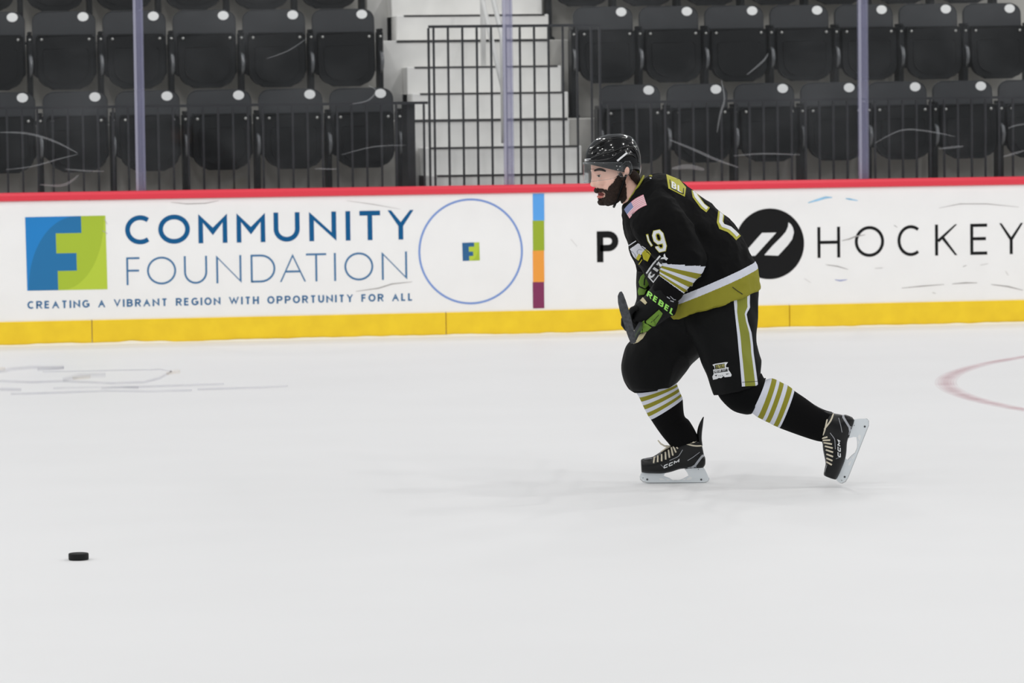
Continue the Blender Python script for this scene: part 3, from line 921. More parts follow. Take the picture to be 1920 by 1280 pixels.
body, bco, bno, bfaces = grow('body', parts, .0042, m_skin, ROOT, smooth=3)
bbvh = bvh_of(bco, bfaces)

# face: eyes, brows, beard, hair
m_eye = mat('eye_white', (225, 218, 212), .15, .5)
m_iris = mat('iris', (62, 48, 40), .15, .5)
m_hair = mat('dark_brown_hair', (46, 33, 27), .75, .3, var=.45, vscale=160, bump=.9, bscale=520)
m_lip = mat('lips', (190, 112, 102), .45, .4)
m_mouth = mat('mouth_inside', (96, 34, 30), .5, .3)
for s_ in (-1, 1):
    c = P(1118.5, 329, WC+s_*.030) - E3*(-s_*.006)
    hit = bbvh.ray_cast(c + E3*s_*.10, -E3*s_)
    fx_ = P(1124, 329, WC+s_*.0)
    hit = bbvh.ray_cast(fx_ + E3*s_*.3, -E3*s_)
    ec = hit[0] - E3*s_*.0030 if hit[0] else c
    v, f = ell(ec, .0120, .0066, .0070)
    eye = mesh_obj('eye', v, f, m_eye, body, True)
    v, f = ell(ec - E1*.0035 + E3*s_*.0042, .0050, .0058, .0040)
    mesh_obj('iris', v, f, m_iris, eye, True)
    # lids and brow; lash line and thick brow also paint in brow and helmet shade
    lid = []
    for k in range(9):
        t = math.radians(170-160*k/8)
        lid.append(ec + E1*(.0125*-math.cos(t)) + E2*(.0055*math.sin(t)+.0012) + E3*s_*(.0058-.004*abs(math.cos(t))))
    v, f = tube(lid, .0030, 8); mesh_obj('eyelid', v, f, m_skin, body, True)
    v, f = tube([q + E3*s_*.0012 - E2*.0022 for q in lid], .0013, 6); mesh_obj('eyelash', v, f, m_hair, body, True)
    brow = []
    for k in range(8):
        q = P(1114+21*k/7, 321.5-4.5*math.sin(math.pi*(k+1.2)/9), WC) + E3*s_*.3
        h_ = bbvh.ray_cast(q, -E3*s_)
        if h_[0]: brow.append(h_[0] + E3*s_*.001)
    if len(brow) > 3:
        v, f = tube(brow, [.0030+.0030*math.sin(math.pi*(k+.5)/len(brow)) for k in range(len(brow))], 8)
        mesh_obj('eyebrow', v, f, m_hair, body, True)
def inpoly(x, y, poly):
    r = False; j = len(poly)-1
    for i in range(len(poly)):
        if (poly[i][1] > y) != (poly[j][1] > y) and x < (poly[j][0]-poly[i][0])*(y-poly[i][1])/(poly[j][1]-poly[i][1]) + poly[i][0]:
            r = not r
        j = i
    return r
beard_poly = [(1164,322),(1170,332),(1174,350),(1176,372),(1160,390),(1140,392),(1120,392),(1112,378),(1120,371),(1127,370.5),(1134,368),(1135,362),(1131,359.5),(1124,361),(1116,361),(1110,357.5),(1112,353),(1121,351),(1130,352.5),(1138,355),(1141,348),(1148,341),(1154,331),(1160,322)]
def patch(name, poly, thick, m, parent, amp=.002):
    """shell of hair grown from the skin inside a profile outline, on both cheeks"""
    keep = {}
    V, Fc = [], []
    ins = [False]*len(bco)
    for i, c in enumerate(bco):
        vv = Vector(c)
        if vv.z > 1.15 and -.16+WC < (vv-CAMP).dot(FH)-D0 < .16+WC:
            w = (vv-CAMP).dot(FH)-D0
            x, y = topix(vv - E3*(w-WC))
            ins[i] = inpoly(x, y, poly)
    def vi(i):
        if i not in keep:
            keep[i] = len(V)
            n = noise.noise(Vector(bco[i])*90)
            V.append(Vector(bco[i]) + Vector(bno[i])*(thick + amp*n))
        return keep[i]
    cnt = {}
    for f in bfaces:
        if all(ins[i] for i in f):
            Fc.append(tuple(vi(i) for i in f))
            for k in range(len(f)):
                e = (f[k], f[(k+1) % len(f)]); cnt[e] = 1
    rim = [e for e in cnt if (e[1], e[0]) not in cnt]
    low = {}
    for a, b in rim:
        for q in (a, b):
            if q not in low:
                low[q] = len(V); V.append(Vector(bco[q]) - Vector(bno[q])*.001)
        Fc.append((keep[b], keep[a], low[a], low[b]))
    return mesh_obj(name, V, Fc, m, parent, True)
if True:
    patch('beard', beard_poly, .0042, m_hair, body, .0028)
v, f = loft([(1160,318,1197,316,.079,WC), (1172,328,1198.5,325,.072,WC), (1181,337,1200,333,.060,WC), (1187,343,1200.5,340,.050,WC), (1191,347,1199.5,344,.034,WC)], 24, 3)[:2]
mesh_obj('hair', v, f, m_hair, body, True)

# ---- helmet
m_helm = mat('gloss_black_helmet', (9, 9, 10), .13, .45, coat=.3)
m_slot = mat('vent_dark', (6, 6, 7), .6, .2)
m_strip = mat('white_strip', (235, 236, 238), .4, .4)
HEL = [(1140,251.5,1163,250.5,.022,WC), (1120,259,1183,256,.062,WC,.1), (1106,272,1194,270,.087,WC,.12), (1098.5,286,1200,286,.098,WC,.12), (1096,297,1202,302,.102,WC,.12),
       (1096.5,303.5,1202,317,.102,WC,.12), (1098,306,1199,329,.098,WC,.12)]
v, f, _ = loft(HEL, 48, 6)
helm = mesh_obj('helmet', v, f, m_helm, ROOT, True)
hbvh = BVHTree.FromPolygons(v, f)
def on(bvh, px, py, off, far=False):
    d = ray(px, py).normalized()
    p = P(px, py, -1.2)
    h = bvh.ray_cast(p, d)
    if h[0] is None: return None
    return h[0] + h[1]*off if h[1].dot(d) < 0 else h[0] - h[1]*off
def ridge(pts, r, name='ridge', m=None):
    q = []
    for i in range(len(pts)-1):
        for k in range(5):
            q.append(crom(pts[max(i-1, 0)], pts[i], pts[i+1], pts[min(i+2, len(pts)-1)], k/5))
    q.append(pts[-1])
    L = [on(hbvh, a, b, 0.0) for a, b in q]
    L = [p for p in L if p]
    if len(L) < 3: return
    n = len(L)
    v, f = tube(L, [r*(.35+.65*math.sin(math.pi*(k+.5)/n)) for k in range(n)], 10)
    mesh_obj(name, v, f, m or m_helm, helm, True)
ridge([(1104,288),(1118,272),(1138,262),(1160,258),(1178,262)], .0075)
ridge([(1108,297),(1128,288),(1150,282),(1172,275),(1190,276)], .0085)
ridge([(1100,299.5),(1122,300),(1145,296),(1160,286),(1176,280)], .006)
ridge([(1180,268),(1190,279),(1196,292),(1197,305)], .008)
ridge([(1160,300),(1172,292),(1184,290),(1192,296)], .006)
for pts in ([(1106,284),(1110,280),(1116,277)], [(1112,289),(1118,286)], [(1164,276),(1171,273),(1178,272)], [(1182,280),(1187,283),(1190,287)], [(1125,272),(1133,268)], [(1124,279),(1132,275)]):
    L = [on(hbvh, a, b, .0005) for a, b in pts]
    v, f = tube(L, .0042, 8); mesh_obj('vent_slot', v, f, m_slot, helm, True)
for x, y in ((1107,278),(1121,277),(1113,294.5),(1149,291),(1178,288),(1125,282)):
    c = on(hbvh, x, y, .0)
    v, f = ell(c, .0035, .0035, .0035, nu=10, nv=7); mesh_obj('screw', v, f, mat('bright_screw', (190,190,190), .2, .5, metal=.8) if 'bright_screw' not in bpy.data.materials else bpy.data.materials['bright_screw'], helm, True)

# ---- conforming prints: flat shapes laid on a garment
def lay(name, V2, F2, bvh, m, parent, off=.002, maxlen=3.0, jump=.035, to=None, wmax=9.0):
    """V2 are measured positions (px); the shape is split finely and laid on the cloth"""
    bm = bmesh.new()
    vs = [bm.verts.new((p[0], p[1], p[2]*.01 if len(p) > 2 else 0)) for p in V2]
    for q in F2:
        try: bm.faces.new([vs[i] for i in q])
        except ValueError: pass
    bmesh.ops.triangulate(bm, faces=bm.faces[:])
    for _ in range(7):
        es = [e for e in bm.edges if e.calc_length() > maxlen]
        if not es: break
        bmesh.ops.subdivide_edges(bm, edges=es, cuts=1)
        bmesh.ops.triangulate(bm, faces=[q for q in bm.faces if len(q.verts) > 3])
    bm.verts.index_update()
    pos, dep = [], []
    for q in bm.verts:
        x, y = (q.co.x, q.co.y) if to is None else to(q.co.x, q.co.y)
        d = ray(x, y).normalized(); o_ = P(x, y, -1.2)
        h = bvh.ray_cast(o_, d)
        if h[0] is None or (h[0]-CAMP).dot(FH)-D0 > wmax: pos.append(None); dep.append(0); continue
        n = h[1] if h[1].dot(d) < 0 else -h[1]
        o2 = off + q.co.z*.03
        pos.append(h[0] - d*o2*.4 + n*o2*.6); dep.append(h[3])
    mp, V, Fc = {}, [], []
    for q in bm.faces:
        ids = [w.index for w in q.verts]
        if any(pos[i] is None for i in ids): continue
        if max(dep[i] for i in ids)-min(dep[i] for i in ids) > jump: continue
        for i in ids:
            if i not in mp: mp[i] = len(V); V.append(pos[i])
        a, b, c = [V[mp[i]] for i in ids]
        t = tuple(mp[i] for i in ids)
        if (b-a).cross(c-a).dot(a-CAMP) > 0: t = t[::-1]
        Fc.append(t)
    bm.free()
    if not Fc: return None
    return mesh_obj(name, V, Fc, m, parent, True)
def poly2(pts): return list(pts), [tuple(range(len(pts)))]
def tess(pts):
    tr = tessellate_polygon([[Vector((p[0], p[1], 0)) for p in pts]])
    return list(pts), [tuple(t) for t in tr]
def strip(pts, w):
    v, f = stroke2d(pts, w); return [(p.x, p.y) for p in v], f

lay('open_mouth', *poly2([(1119,360.5),(1124,359.5),(1130,361),(1134.5,364.5),(1131,366.5),(1125,366.5),(1120,365.5)]), bbvh, m_mouth, body, .0045, 1.2)
lay('lower_lip', *poly2([(1120,366),(1126,366.8),(1132,367),(1130,370.3),(1124,371),(1120.5,369.5)]), bbvh, m_lip, body, .005, 1.2)
lay('white_strip', *poly2([(1096.5,298),(1108,297.3),(1108,300.8),(1096.5,302)]), hbvh, m_strip, helm, .0015, 2)
lay('white_strip', *poly2([(1155.8,300.5),(1174,285.2),(1176,287.8),(1158,303)]), hbvh, m_strip, helm, .0095, 2)

# visor and ear guard: clear plastic
m_visor = clear_mat('clear_visor', (.965, .975, .98), .04, 0, gloss_rough=.05)
m_visor_edge = clear_mat('clear_plastic_edge', (.84, .86, .88), .12, 0, gloss_rough=.1)
V, Fc = [], []
NU, NV = 40, 8
cv = P(1158, 320, WC)
def vis(u, tv):
    a = math.radians(-98+196*u)
    top = 304.0; 
    bot = 343 - 10*abs(2*u-1)**1.5 - (12*max(0, (abs(2*u-1)-.75)/.25)**2)
    y = top + (bot-top)*tv
    x = 1158 - 65.5*math.cos(a) + 1.5*tv
    return P(x, y, WC + .110*math.sin(a))
for j in range(NV+1):
    for i in range(NU+1): V.append(vis(i/NU, j/NV))
for j in range(NV):
    for i in range(NU):
        q = j*(NU+1)+i; Fc.append((q, q+1, q+NU+2, q+NU+1))
visor = mesh_obj('visor', V, Fc, m_visor, helm, True)
visor['label'] = 'clear curved visor over the eyes'
md = visor.modifiers.new('thick', 'SOLIDIFY'); md.thickness = .0022
v, f = tube([vis(i/NU, 1.0) for i in range(NU+1)], .0011, 6); mesh_obj('visor_rim', v, f, m_visor_edge, visor, True)
v, f = tube([vis(i/NU, .02) for i in range(NU+1)], .0011, 6); mesh_obj('visor_rim', v, f, m_visor_edge, visor, True)
for s_ in (-1, 1):
    for x, y in ((1156.5,311),(1158.5,317.5),(1162.5,311.5)):
        v, f = ell(P(x, y, WC + s_*.111), .0036, .0028, .003, nu=10, nv=7); mesh_obj('visor_screw', v, f, bpy.data.materials['bright_screw'], visor, True)
    outer = [(1166,309),(1172,302.5),(1181,302),(1184.5,308),(1186,320),(1182,326),(1174,331),(1163,331),(1158,325),(1160,315)]
    inner = [(1169,313),(1174,309),(1179,312),(1180,319),(1176,324),(1169,324)]
    v, f = prism([[P(x, y, WC + s_*.106) for x, y in outer], [P(x, y, WC + s_*.106) for x, y in inner]], E3, .003*s_)
    eg = mesh_obj('ear_guard', v, f, m_visor, helm)
    v, f = tube([P(x, y, WC + s_*.1075) for x, y in outer+outer[:1]], .0014, 6); mesh_obj('ear_guard_rim', v, f, m_visor_edge, eg, True)
    v, f = tube([P(1174,328,WC+s_*.090), P(1168,345,WC+s_*.078), P(1160,366,WC+s_*.058), P(1153,383,WC+s_*.028), P(1151,387.5,WC)], [.0055]*5, 8)
    mesh_obj('chin_strap', v, f, m_slot, helm, True)

# ---- jersey
m_jersey = band_mat('jersey_cloth', BLACK, {'torso_band': [(.70, WHITEB), (.80, OLIVE)], 'sleeve_band': [(.50, WHITEB), (.5625, OLIVE), (.605, WHITEB), (.64, OLIVE), (.6825, WHITEB), (.71, OLIVE), (.735, WHITEB), (.75, BLACK)]}, ['torso_band', 'sleeve_band'])
TOR = [(1176,376,1206,336,.075,WC), (1168,388,1232,326.5,.15,WC), (1167.5,408,1262,331,.205,WC), (1171,432,1294,354.5,.225,WC), (1180,462,1332,381,.222,WC), (1196,495,1366,409,.215,WC),
       (1216,530,1394,448,.215,WC), (1236,566,1414.5,490,.215,WC), (1244,577,1419,503,.218,WC), (1254,599,1425,541,.222,WC)]
SLL = [(1184,402,1238,345,.075,WC-.14), (1184,424,1262,372,.085,WC-.20), (1198,455,1294,412,.082,WC-.225), (1222,482,1314,455,.078,WC-.235), (1236,491,1322.5,497,.076,WC-.235),
       (1236.5,517,1283.5,551.5,.062,WC-.225), (1229,528,1272,563,.056,WC-.22), (1220,541,1263,580,.050,WC-.21)]
SLR = [(1190,400,1240,350,.075,WC+.14), (1180,424,1256,380,.085,WC+.20), (1178,456,1256,430,.078,WC+.215), (1188,490,1250,480,.072,WC+.205), (1194,520,1242,520,.06,WC+.17), (1196,534,1238,538,.054,WC+.16)]
lofts = [loft(TOR, 48, 5)[:2], loft(SLL, 32, 5)[:2], loft(SLR, 32, 5)[:2]]
jersey, jco, jno, jf = grow('jersey', lofts, .006, m_jersey, ROOT, 4, [(.008, .13, (1, 1, .8), 3.0), (.0022, .05, (1, 1, 1), 9.0)])
# which loft does each point belong to?
def nearest_id(co, lf):
    kd = KDTree(sum(len(l[0]) for l in lf)); k = 0; owner = []
    for i, l in enumerate(lf):
        for p in l[0]: kd.insert(p, k); owner.append(i); k += 1
    kd.balance()
    return np.array([owner[kd.find(Vector(c))[1]] for c in co])
ids = nearest_id(jco, lofts)
tt, _ = ring_param(jco, TOR); ts_, _ = ring_param(jco, SLL); tr_, _ = ring_param(jco, SLR)
set_attr(jersey, 'torso_band', np.where(ids == 0, np.clip((tt-7)/2*.2+.70, 0, 1)*(tt > 4), 0))
set_attr(jersey, 'sleeve_band', np.where(ids == 1, np.where(ts_ < 4, 0, np.where(ts_ <= 5, .5+.25*(ts_-4), np.minimum(.98, .76+.1*(ts_-5)))), 0))
jb = bvh_of(jco, jf)

m_gold = mat('gold_print', (176, 172, 58), .6, .3)
m_num = mat('white_twill', (226, 228, 230), .6, .3, bump=.2, bscale=500)
m_blk = mat('black_print_cloth', (16, 16, 18), .6, .3)
m_flagw = mat('flag_white', (238, 222, 226), .6, .3); m_flagr = mat('flag_red', (226, 150, 165), .6, .3); m_flagb = mat('flag_blue', (128, 138, 178), .6, .3)
# flag patch on the shoulder
def quadmap(tl, tr, br, bl):
    def M(u, v): return tuple(tl[k]*(1-u)*(1-v)+tr[k]*u*(1-v)+br[k]*u*v+bl[k]*(1-u)*v for k in (0, 1))
    return M
M = quadmap((1170.5,392.5), (1206.5,365), (1213,384.5), (1180.8,409.5))
def M2(u, v):
    x, y = M(u, v); return (x - 2.5*math.sin(math.pi*u)*.6, y - 3.2*math.sin(math.pi*u))
def cell(u0, u1, v0, v1, Mq=M2, n=5):
    V = [Mq(u0+(u1-u0)*k/n, v0) for k in range(n+1)] + [Mq(u0+(u1-u0)*k/n, v1) for k in range(n+1)]
    return V, [(k, k+1, n+2+k, n+1+k) for k in range(n)]
flag = lay('flag_patch', *cell(0, 1, 0, 1), jb, m_flagw, jersey, .0016, 2.5)
for k in range(0, 13, 2):
    lay('flag_stripe', *cell(.40 if k < 7 else 0, 1, k/13, (k+1)/13), jb, m_flagr, flag, .0024, 2.5)
lay('flag_canton', *cell(.0, .40, 0, 7/13), jb, m_flagb, flag, .0024, 2.5)
# numbers
def number(name, ch, o, ux, uy, w, h, s, parent, bvh=None, outline=2.2):
    """block digit: o = lower left corner px, ux/uy = unit directions"""
    def to(p): return (o[0]+ux[0]*p.x+uy[0]*p.y, o[1]+ux[1]*p.x+uy[1]*p.y, p.z)
    vv, ff = glyph(ch, 0, 0, w, h, s+outline)
    base = lay(name+'_edge', [to(p) for p in vv], ff, bvh or jb, m_gold, parent, .0016, 2.5)
    vv, ff = glyph(ch, outline/2, outline/2, w-outline, h-outline, s-outline*.4)
    lay(name, [to(p) for p in vv], ff, bvh or jb, m_num, base or parent, .0026, 2.5)
ux = (.955, -.20); uy = (-.27, -.963)
number('number_nine', '9', (1231.5,474.5), ux, uy, 23, 43, 6.5, jersey)
C9 = lambda *q: [(1160+x/9.14, 430+y/9.14) for x, y in q]
lay('number_two_edge', *strip(C9((488,80),(515,190),(575,285)), 4.5), jb, m_gold, jersey, .0016, 2)
lay('number_two', *strip(C9((492,95),(518,190),(570,275)), 2.6), jb, m_num, jersey, .0026, 2)
# number two on the back: two limbs of it run over the near side of the back
def back(loop_w, name, m, off):
    lay(name, *loop_w, jb, m, jersey, off, 2.2, .06)
def P4(*q): return [(1230+x/8, 320+y/8) for x, y in q]
a1 = strip(P4((575,290),(590,380),(640,450),(700,530),(780,590)), 11); a2 = strip(P4((570,300),(598,385),(645,445),(705,520),(765,570)), 6)
b1 = strip(P4((985,560),(975,650),(960,770),(985,835),(1100,880),(1180,950),(1235,1010)), 12); b2 = strip(P4((990,560),(978,650),(968,765),(1000,820),(1110,862),(1185,930),(1225,975)), 6.5)
back(a1, 'back_number_edge', m_gold, .0016); back(a2, 'back_number', m_num, .0028)
back(b1, 'back_number_edge', m_gold, .0016); back(b2, 'back_number', m_num, .0028)
# name plate on the upper back
np_ = lay('name_plate', *poly2(P4((150,40),(185,265),(430,390),(450,250),(330,110))), jb, m_gold, jersey, .0016, 2.2, .06)
NM = quadmap(*P4((225,150),(400,262),(400,345),(222,250)))
if np_:
    for ch, u0 in (('B', .05), ('L', .55)):
        vv, ff = glyph(ch, 0, 0, .40, 1, .14)
        lay('name_letter', [NM(u0+p.x, 1-p.y) for p in vv], ff, jb, m_num, np_, .0026, 1.2, .06)
    for ln in (P4((205,135),(222,258)), P4((222,258),(408,352)), P4((408,352),(412,262))):
        lay('plate_border', *strip(ln, 1.6), jb, m_blk, np_, .0026, 1.5, .06)
lay('shoulder_mark', *poly2([(1217,327.5),(1223,328.5),(1223,331.5),(1217,330.5)]), jb, m_gold, jersey, .002, 1.5)
lay('shoulder_mark', *poly2([(1218.5,333),(1222,333.5),(1221.5,335.5),(1218.5,335)]), jb, m_num, jersey, .002, 1.5)
# crest on the chest: pale shield with gold grille and slanted city word
m_crest = mat('crest_white', (214, 216, 224), .6, .3); m_gold2 = mat('crest_gold', (186, 178, 30), .55, .3); m_ln = mat('crest_line', (140, 145, 158), .6, .3)
crest = lay('crest', *tess(C9((150,365),(335,235),(470,320),(420,390),(360,470),(300,505))), jb, m_crest, jersey, .0018, 2.5, .06, None, WC+.13)
lay('crest_line', *strip(C9((130,305),(215,250),(300,195)), 1.8), jb, m_crest, jersey, .0018, 2, .06, None, WC+.13)
lay('crest_line', *strip(C9((345,600),(375,560),(402,515)), 1.5), jb, m_gold2, jersey, .0018, 2, .06)
if crest:
    lay('crest_line', *strip(C9((180,380),(240,380),(280,425),(300,490)), .8), jb, m_ln, crest, .003, 2, .06)
    lay('crest_line', *strip(C9((325,420),(318,370),(350,340),(400,350)), .8), jb, m_ln, crest, .003, 2, .06)
    lay('crest_grille', *tess(C9((300,500),(350,410),(395,455),(345,535))), jb, m_gold2, crest, .003, 2, .06)
lay('crest_grille', *tess(C9((400,400),(470,330),(530,375),(560,420),(500,550),(430,510))), jb, m_gold2, jersey, .003, 2, .06)
word = lay('crest_word_panel', *tess(C9((460,760),(600,560),(720,440),(775,510),(720,640),(690,790),(605,915))), jb, m_blk, jersey, .0018, 2.5, .08)
def slant(o, ux, uy):
    return lambda x, y: (o[0]+ux[0]*x+uy[0]*y, o[1]+ux[1]*x+uy[1]*y)
if word:
    mp_ = slant((1222,523), (.62, -.785), (-.62, -.42))
    lts, wd_ = word2d('CITY', 14, 4.0, 2.6)
    k = 54/wd_
    for vv, ff in lts:
        lay('crest_letter', [mp_(p.x*k, p.y) for p in vv], ff, jb, m_num, word, .0034, 1.6, .08)
    lay('crest_letter', *strip(C9((510,800),(600,900),(690,780)), 2.2), jb, m_num, word, .0034, 1.6, .08)
    lay('crest_letter', *strip(C9((480,750),(590,590),(715,450)), 3.0), jb, m_num, word, .0034, 1.6, .08)
lay('hem_slit', *strip([(1373,538),(1382,545),(1392,551.5)], 1.3), jb, m_blk, jersey, .003, 2)
# collar piping
m_olive = mat('olive_trim', (150, 150, 48), .65, .3)
cl = []
for k in range(33):
    t = 2*math.pi*k/32
    A = P(1177,378,WC); Bq = P(1206,331,WC)
    cl.append((A+Bq)/2 + (Bq-A)/2*1.04*math.cos(t) + E3*.088*math.sin(t))
v, f = tube(cl, .0052, 8); mesh_obj('collar', v, f, m_olive, jersey, True)

# ---- pants
m_pants = mat('black_nylon_pants', (8, 9, 10), .62, .14, bump=.2, bscale=380)
PL = [(1262,560,1424,520,.19,WC), (1272,592,1423,570,.17,WC-.03), (1290,625,1420,605,.135,WC-.09), (1306,655,1417.5,640,.128,WC-.115), (1317,683,1427,676,.128,WC-.125), (1328,712,1428,703,.126,WC-.135), (1337,742,1433,716,.120,WC-.145)]
PR = [(1268,560,1415,525,.17,WC+.03), (1222,598,1400,580,.16,WC+.05), (1195,628,1360,632,.135,WC+.085), (1174,650,1312,668,.13,WC+.095), (1165.5,684,1288,694,.128,WC+.095), (1170,712,1270,716,.12,WC+.09), (1181,731,1262,724,.11,WC+.085)]
pants, pco, pno, pf = grow('pants', [loft(PL, 36, 5)[:2], loft(PR, 36, 5)[:2]], .0065, m_pants, ROOT, 4, [(.0045, .12, (1, 1, .7), 5.0)])
pb = bvh_of(pco, pf)
C2 = lambda *q: [(1120+x/5.332, 440+y/5.332) for x, y in q]
lft = C2((1352,520),(1362,640),(1370,740),(1385,880),(1400,1010),(1412,1150),(1425,1280)) + [(1391,724.5)]
rgt = C2((1525,560),(1522,680),(1525,730),(1490,790),(1505,870),(1540,980),(1555,1100),(1560,1180),(1575,1280)) + [(1421,722.5)]
def between(lf, rg, a, b, n=40):
    def at_(pl, t):
        ys = pl[0][1] + (pl[-1][1]-pl[0][1])*t
        for i in range(len(pl)-1):
            if pl[i][1] <= ys <= pl[i+1][1] or i == len(pl)-2:
                s_ = (ys-pl[i][1])/max(1e-6, pl[i+1][1]-pl[i][1]); s_ = min(1, max(0, s_))
                return (pl[i][0]+(pl[i+1][0]-pl[i][0])*s_, ys)
    V = []
    for k in range(n+1):
        l, r = at_(lf, k/n), at_(rg, k/n)
        V.append((l[0]+(r[0]-l[0])*a, l[1]+(r[1]-l[1])*a)); V.append((l[0]+(r[0]-l[0])*b, l[1]+(r[1]-l[1])*b))
    return V, [(2*k, 2*k+1, 2*k+3, 2*k+2) for k in range(n)]
m_wstripe = mat('pale_stripe', WHITEB, .65, .3, bump=.15, bscale=400); m_ostripe = mat('olive_stripe', (132, 136, 48), .65, .3, bump=.15, bscale=400)
lay('side_stripe', *between(lft, rgt, .2, .84), pb, m_ostripe, pants, .002, 3, .05)
lay('stripe_edge', *between(lft, rgt, 0, .2), pb, m_wstripe, pants, .002, 3, .05)
lay('stripe_edge', *between(lft, rgt, .84, 1), pb, m_wstripe, pants, .002, 3, .05)
lay('hem_seam', *strip([(1391,716.5),(1421,714.5)], .7), pb, m_blk, pants, .003, 2, .05)
# crest above the knee
C5 = lambda *q: [(1310+x/18.29, 660+y/18.29) for x, y in q]
pc = lay('pants_crest', *tess(C5((475,430),(560,400),(900,345),(1005,345),(940,440),(935,520),(1025,520),(1020,610),(1090,700),(1130,780),(1110,835),(900,860),(860,820),(780,890),(690,880),(640,915),(500,945),(475,840),(520,740),(500,600),(560,590),(540,500))), pb, m_num, pants, .0018, 1.6)
if pc:
    for nm, q, mm in (('crest_field', ((555,440),(890,390),(905,540),(575,590)), m_blk), ('crest_grille', ((590,450),(880,410),(890,530),(600,570)), mat('pale_gold_print', (220, 214, 130), .6, .3)),
                      ('crest_band', ((530,640),(980,560),(1000,660),(540,720)), m_blk), ('crest_field', ((560,790),(640,770),(610,830)), m_blk), ('crest_field', ((930,740),(1060,735),(960,770)), m_blk)):
        lay(nm, *tess(C5(*q)), pb, mm, pc, .0026, 1.5)
    for i in range(3):
        lay('crest_slot', *tess(C5((630+i*85,535-i*12),(680+i*85,527-i*12),(660+i*85,555-i*12))), pb, m_blk, pc, .0034, 1.5)
    for i in range(3):
        lay('crest_dot', *tess(C5((690+i*60,800+i*12-i*i*14),(715+i*60,795),(705+i*60,830))), pb, m_blk, pc, .0034, 1.5)
    mp_ = slant(C5((560,705))[0], (.985, -.16), (-.05, -.99))
    lts, wd_ = word2d('MOTOR CITY', 4.2, .9, .6)
    for vv, ff in lts:
        lay('crest_letter', [mp_(p.x*22/wd_, p.y) for p in vv], ff, pb, m_num, pc, .0034, .8)

# ---- knee guards and socks
m_sock = band_mat('knitted_sock', BLACK, {'band': [(.50, WHITEB), (.575, OLIVE), (.615, WHITEB), (.65, OLIVE), (.69, WHITEB), (.72, OLIVE), (.735, OLIVE), (.76, WHITEB), (.80, BLACK)]}, ['band'], .85)
m_knee = mat('black_knee_cloth', (7, 8, 9), .8, .1, bump=.3, bscale=300)
SKL = [(1338,722,1428,700,.095,WC-.15), (1350,746,1433,709,.098,WC-.152), (1374,766.5,1436,708.5,.093,WC-.155), (1407,773.5,1434.5,712,.088,WC-.16), (1419,781,1446,709,.084,WC-.16), (1428.5,786,1455.5,711.5,.081,WC-.162),
       (1434,789,1461,714.5,.079,WC-.163), (1442,792.5,1469,718.5,.076,WC-.165), (1449,796.5,1476,721.5,.074,WC-.167), (1457,800,1485,728,.071,WC-.168), (1461,802,1489,732,.07,WC-.169), (1489,812.5,1509,745.5,.06,WC-.172),
       (1512,820.5,1528,759,.054,WC-.176), (1530,826,1546,768,.046,WC-.18), (1541,828,1560,772,.034,WC-.18)]
SKR = [(1188,722,1266,706,.085,WC+.085), (1192.5,735,1268,716.5,.082,WC+.084), (1198,744,1269,719.5,.08,WC+.083), (1202,752,1270.5,723.5,.079,WC+.082), (1205,759,1272,727.5,.078,WC+.081), (1208.5,766.5,1274,733,.077,WC+.08),
       (1212,773,1276,737.5,.076,WC+.08), (1215.5,780,1278,742,.075,WC+.079), (1220,786,1280,747.5,.074,WC+.078), (1232,804,1283,778,.064,WC+.075), (1243,819,1292,788,.058,WC+.073), (1254,832,1303,806,.052,WC+.071), (1259,839,1311,824,.048,WC+.07)]
def sock(name, rings, i0, i1):
    v, f, _ = loft(rings, 40, 6)
    o = mesh_obj(name, v, f, m_sock, ROOT, True)
    n = 40
    vals = []
    for i in range(len(v)-2):
        t = (i//n)/6.0
        vals.append(t)
    vals += [0, len(rings)-1]
    # ring index -> band position
    keys = {}
    seq = [.50, .575, .615, .65, .69, .72, .76, .80]
    def mapv(t):
        if t < i0: return .0 + .49*t/max(i0, 1e-6)*.5
        if t > i1: return .82+.02*(t-i1)
        k = t-i0; j = min(int(k), len(seq)-2); return seq[j]+(seq[j+1]-seq[j])*(k-j)
    set_attr(o, 'band', [mapv(t)+1e-5 for t in vals])
    return o
sl = sock('sock', SKL, 3, 10)
sr = sock('sock', SKR, 1, 8)
v, f, _ = loft([(1341,728,1425,704,.10,WC-.15), (1351,748,1428,712,.103,WC-.152), (1373,769,1426,719,.10,WC-.155), (1396,776.5,1424,722,.092,WC-.158), (1408,776,1428,726,.078,WC-.16)], 32, 5)
mesh_obj('knee_guard', v, f, m_knee, ROOT, True)
v, f, _ = loft([(1166,690,1268,696,.10,WC+.09), (1170,712,1262,712,.10,WC+.088), (1178,728,1258,720,.095,WC+.086), (1189,736,1250,727,.088,WC+.084)], 32, 5)
mesh_obj('knee_guard', v, f, m_knee, ROOT, True)

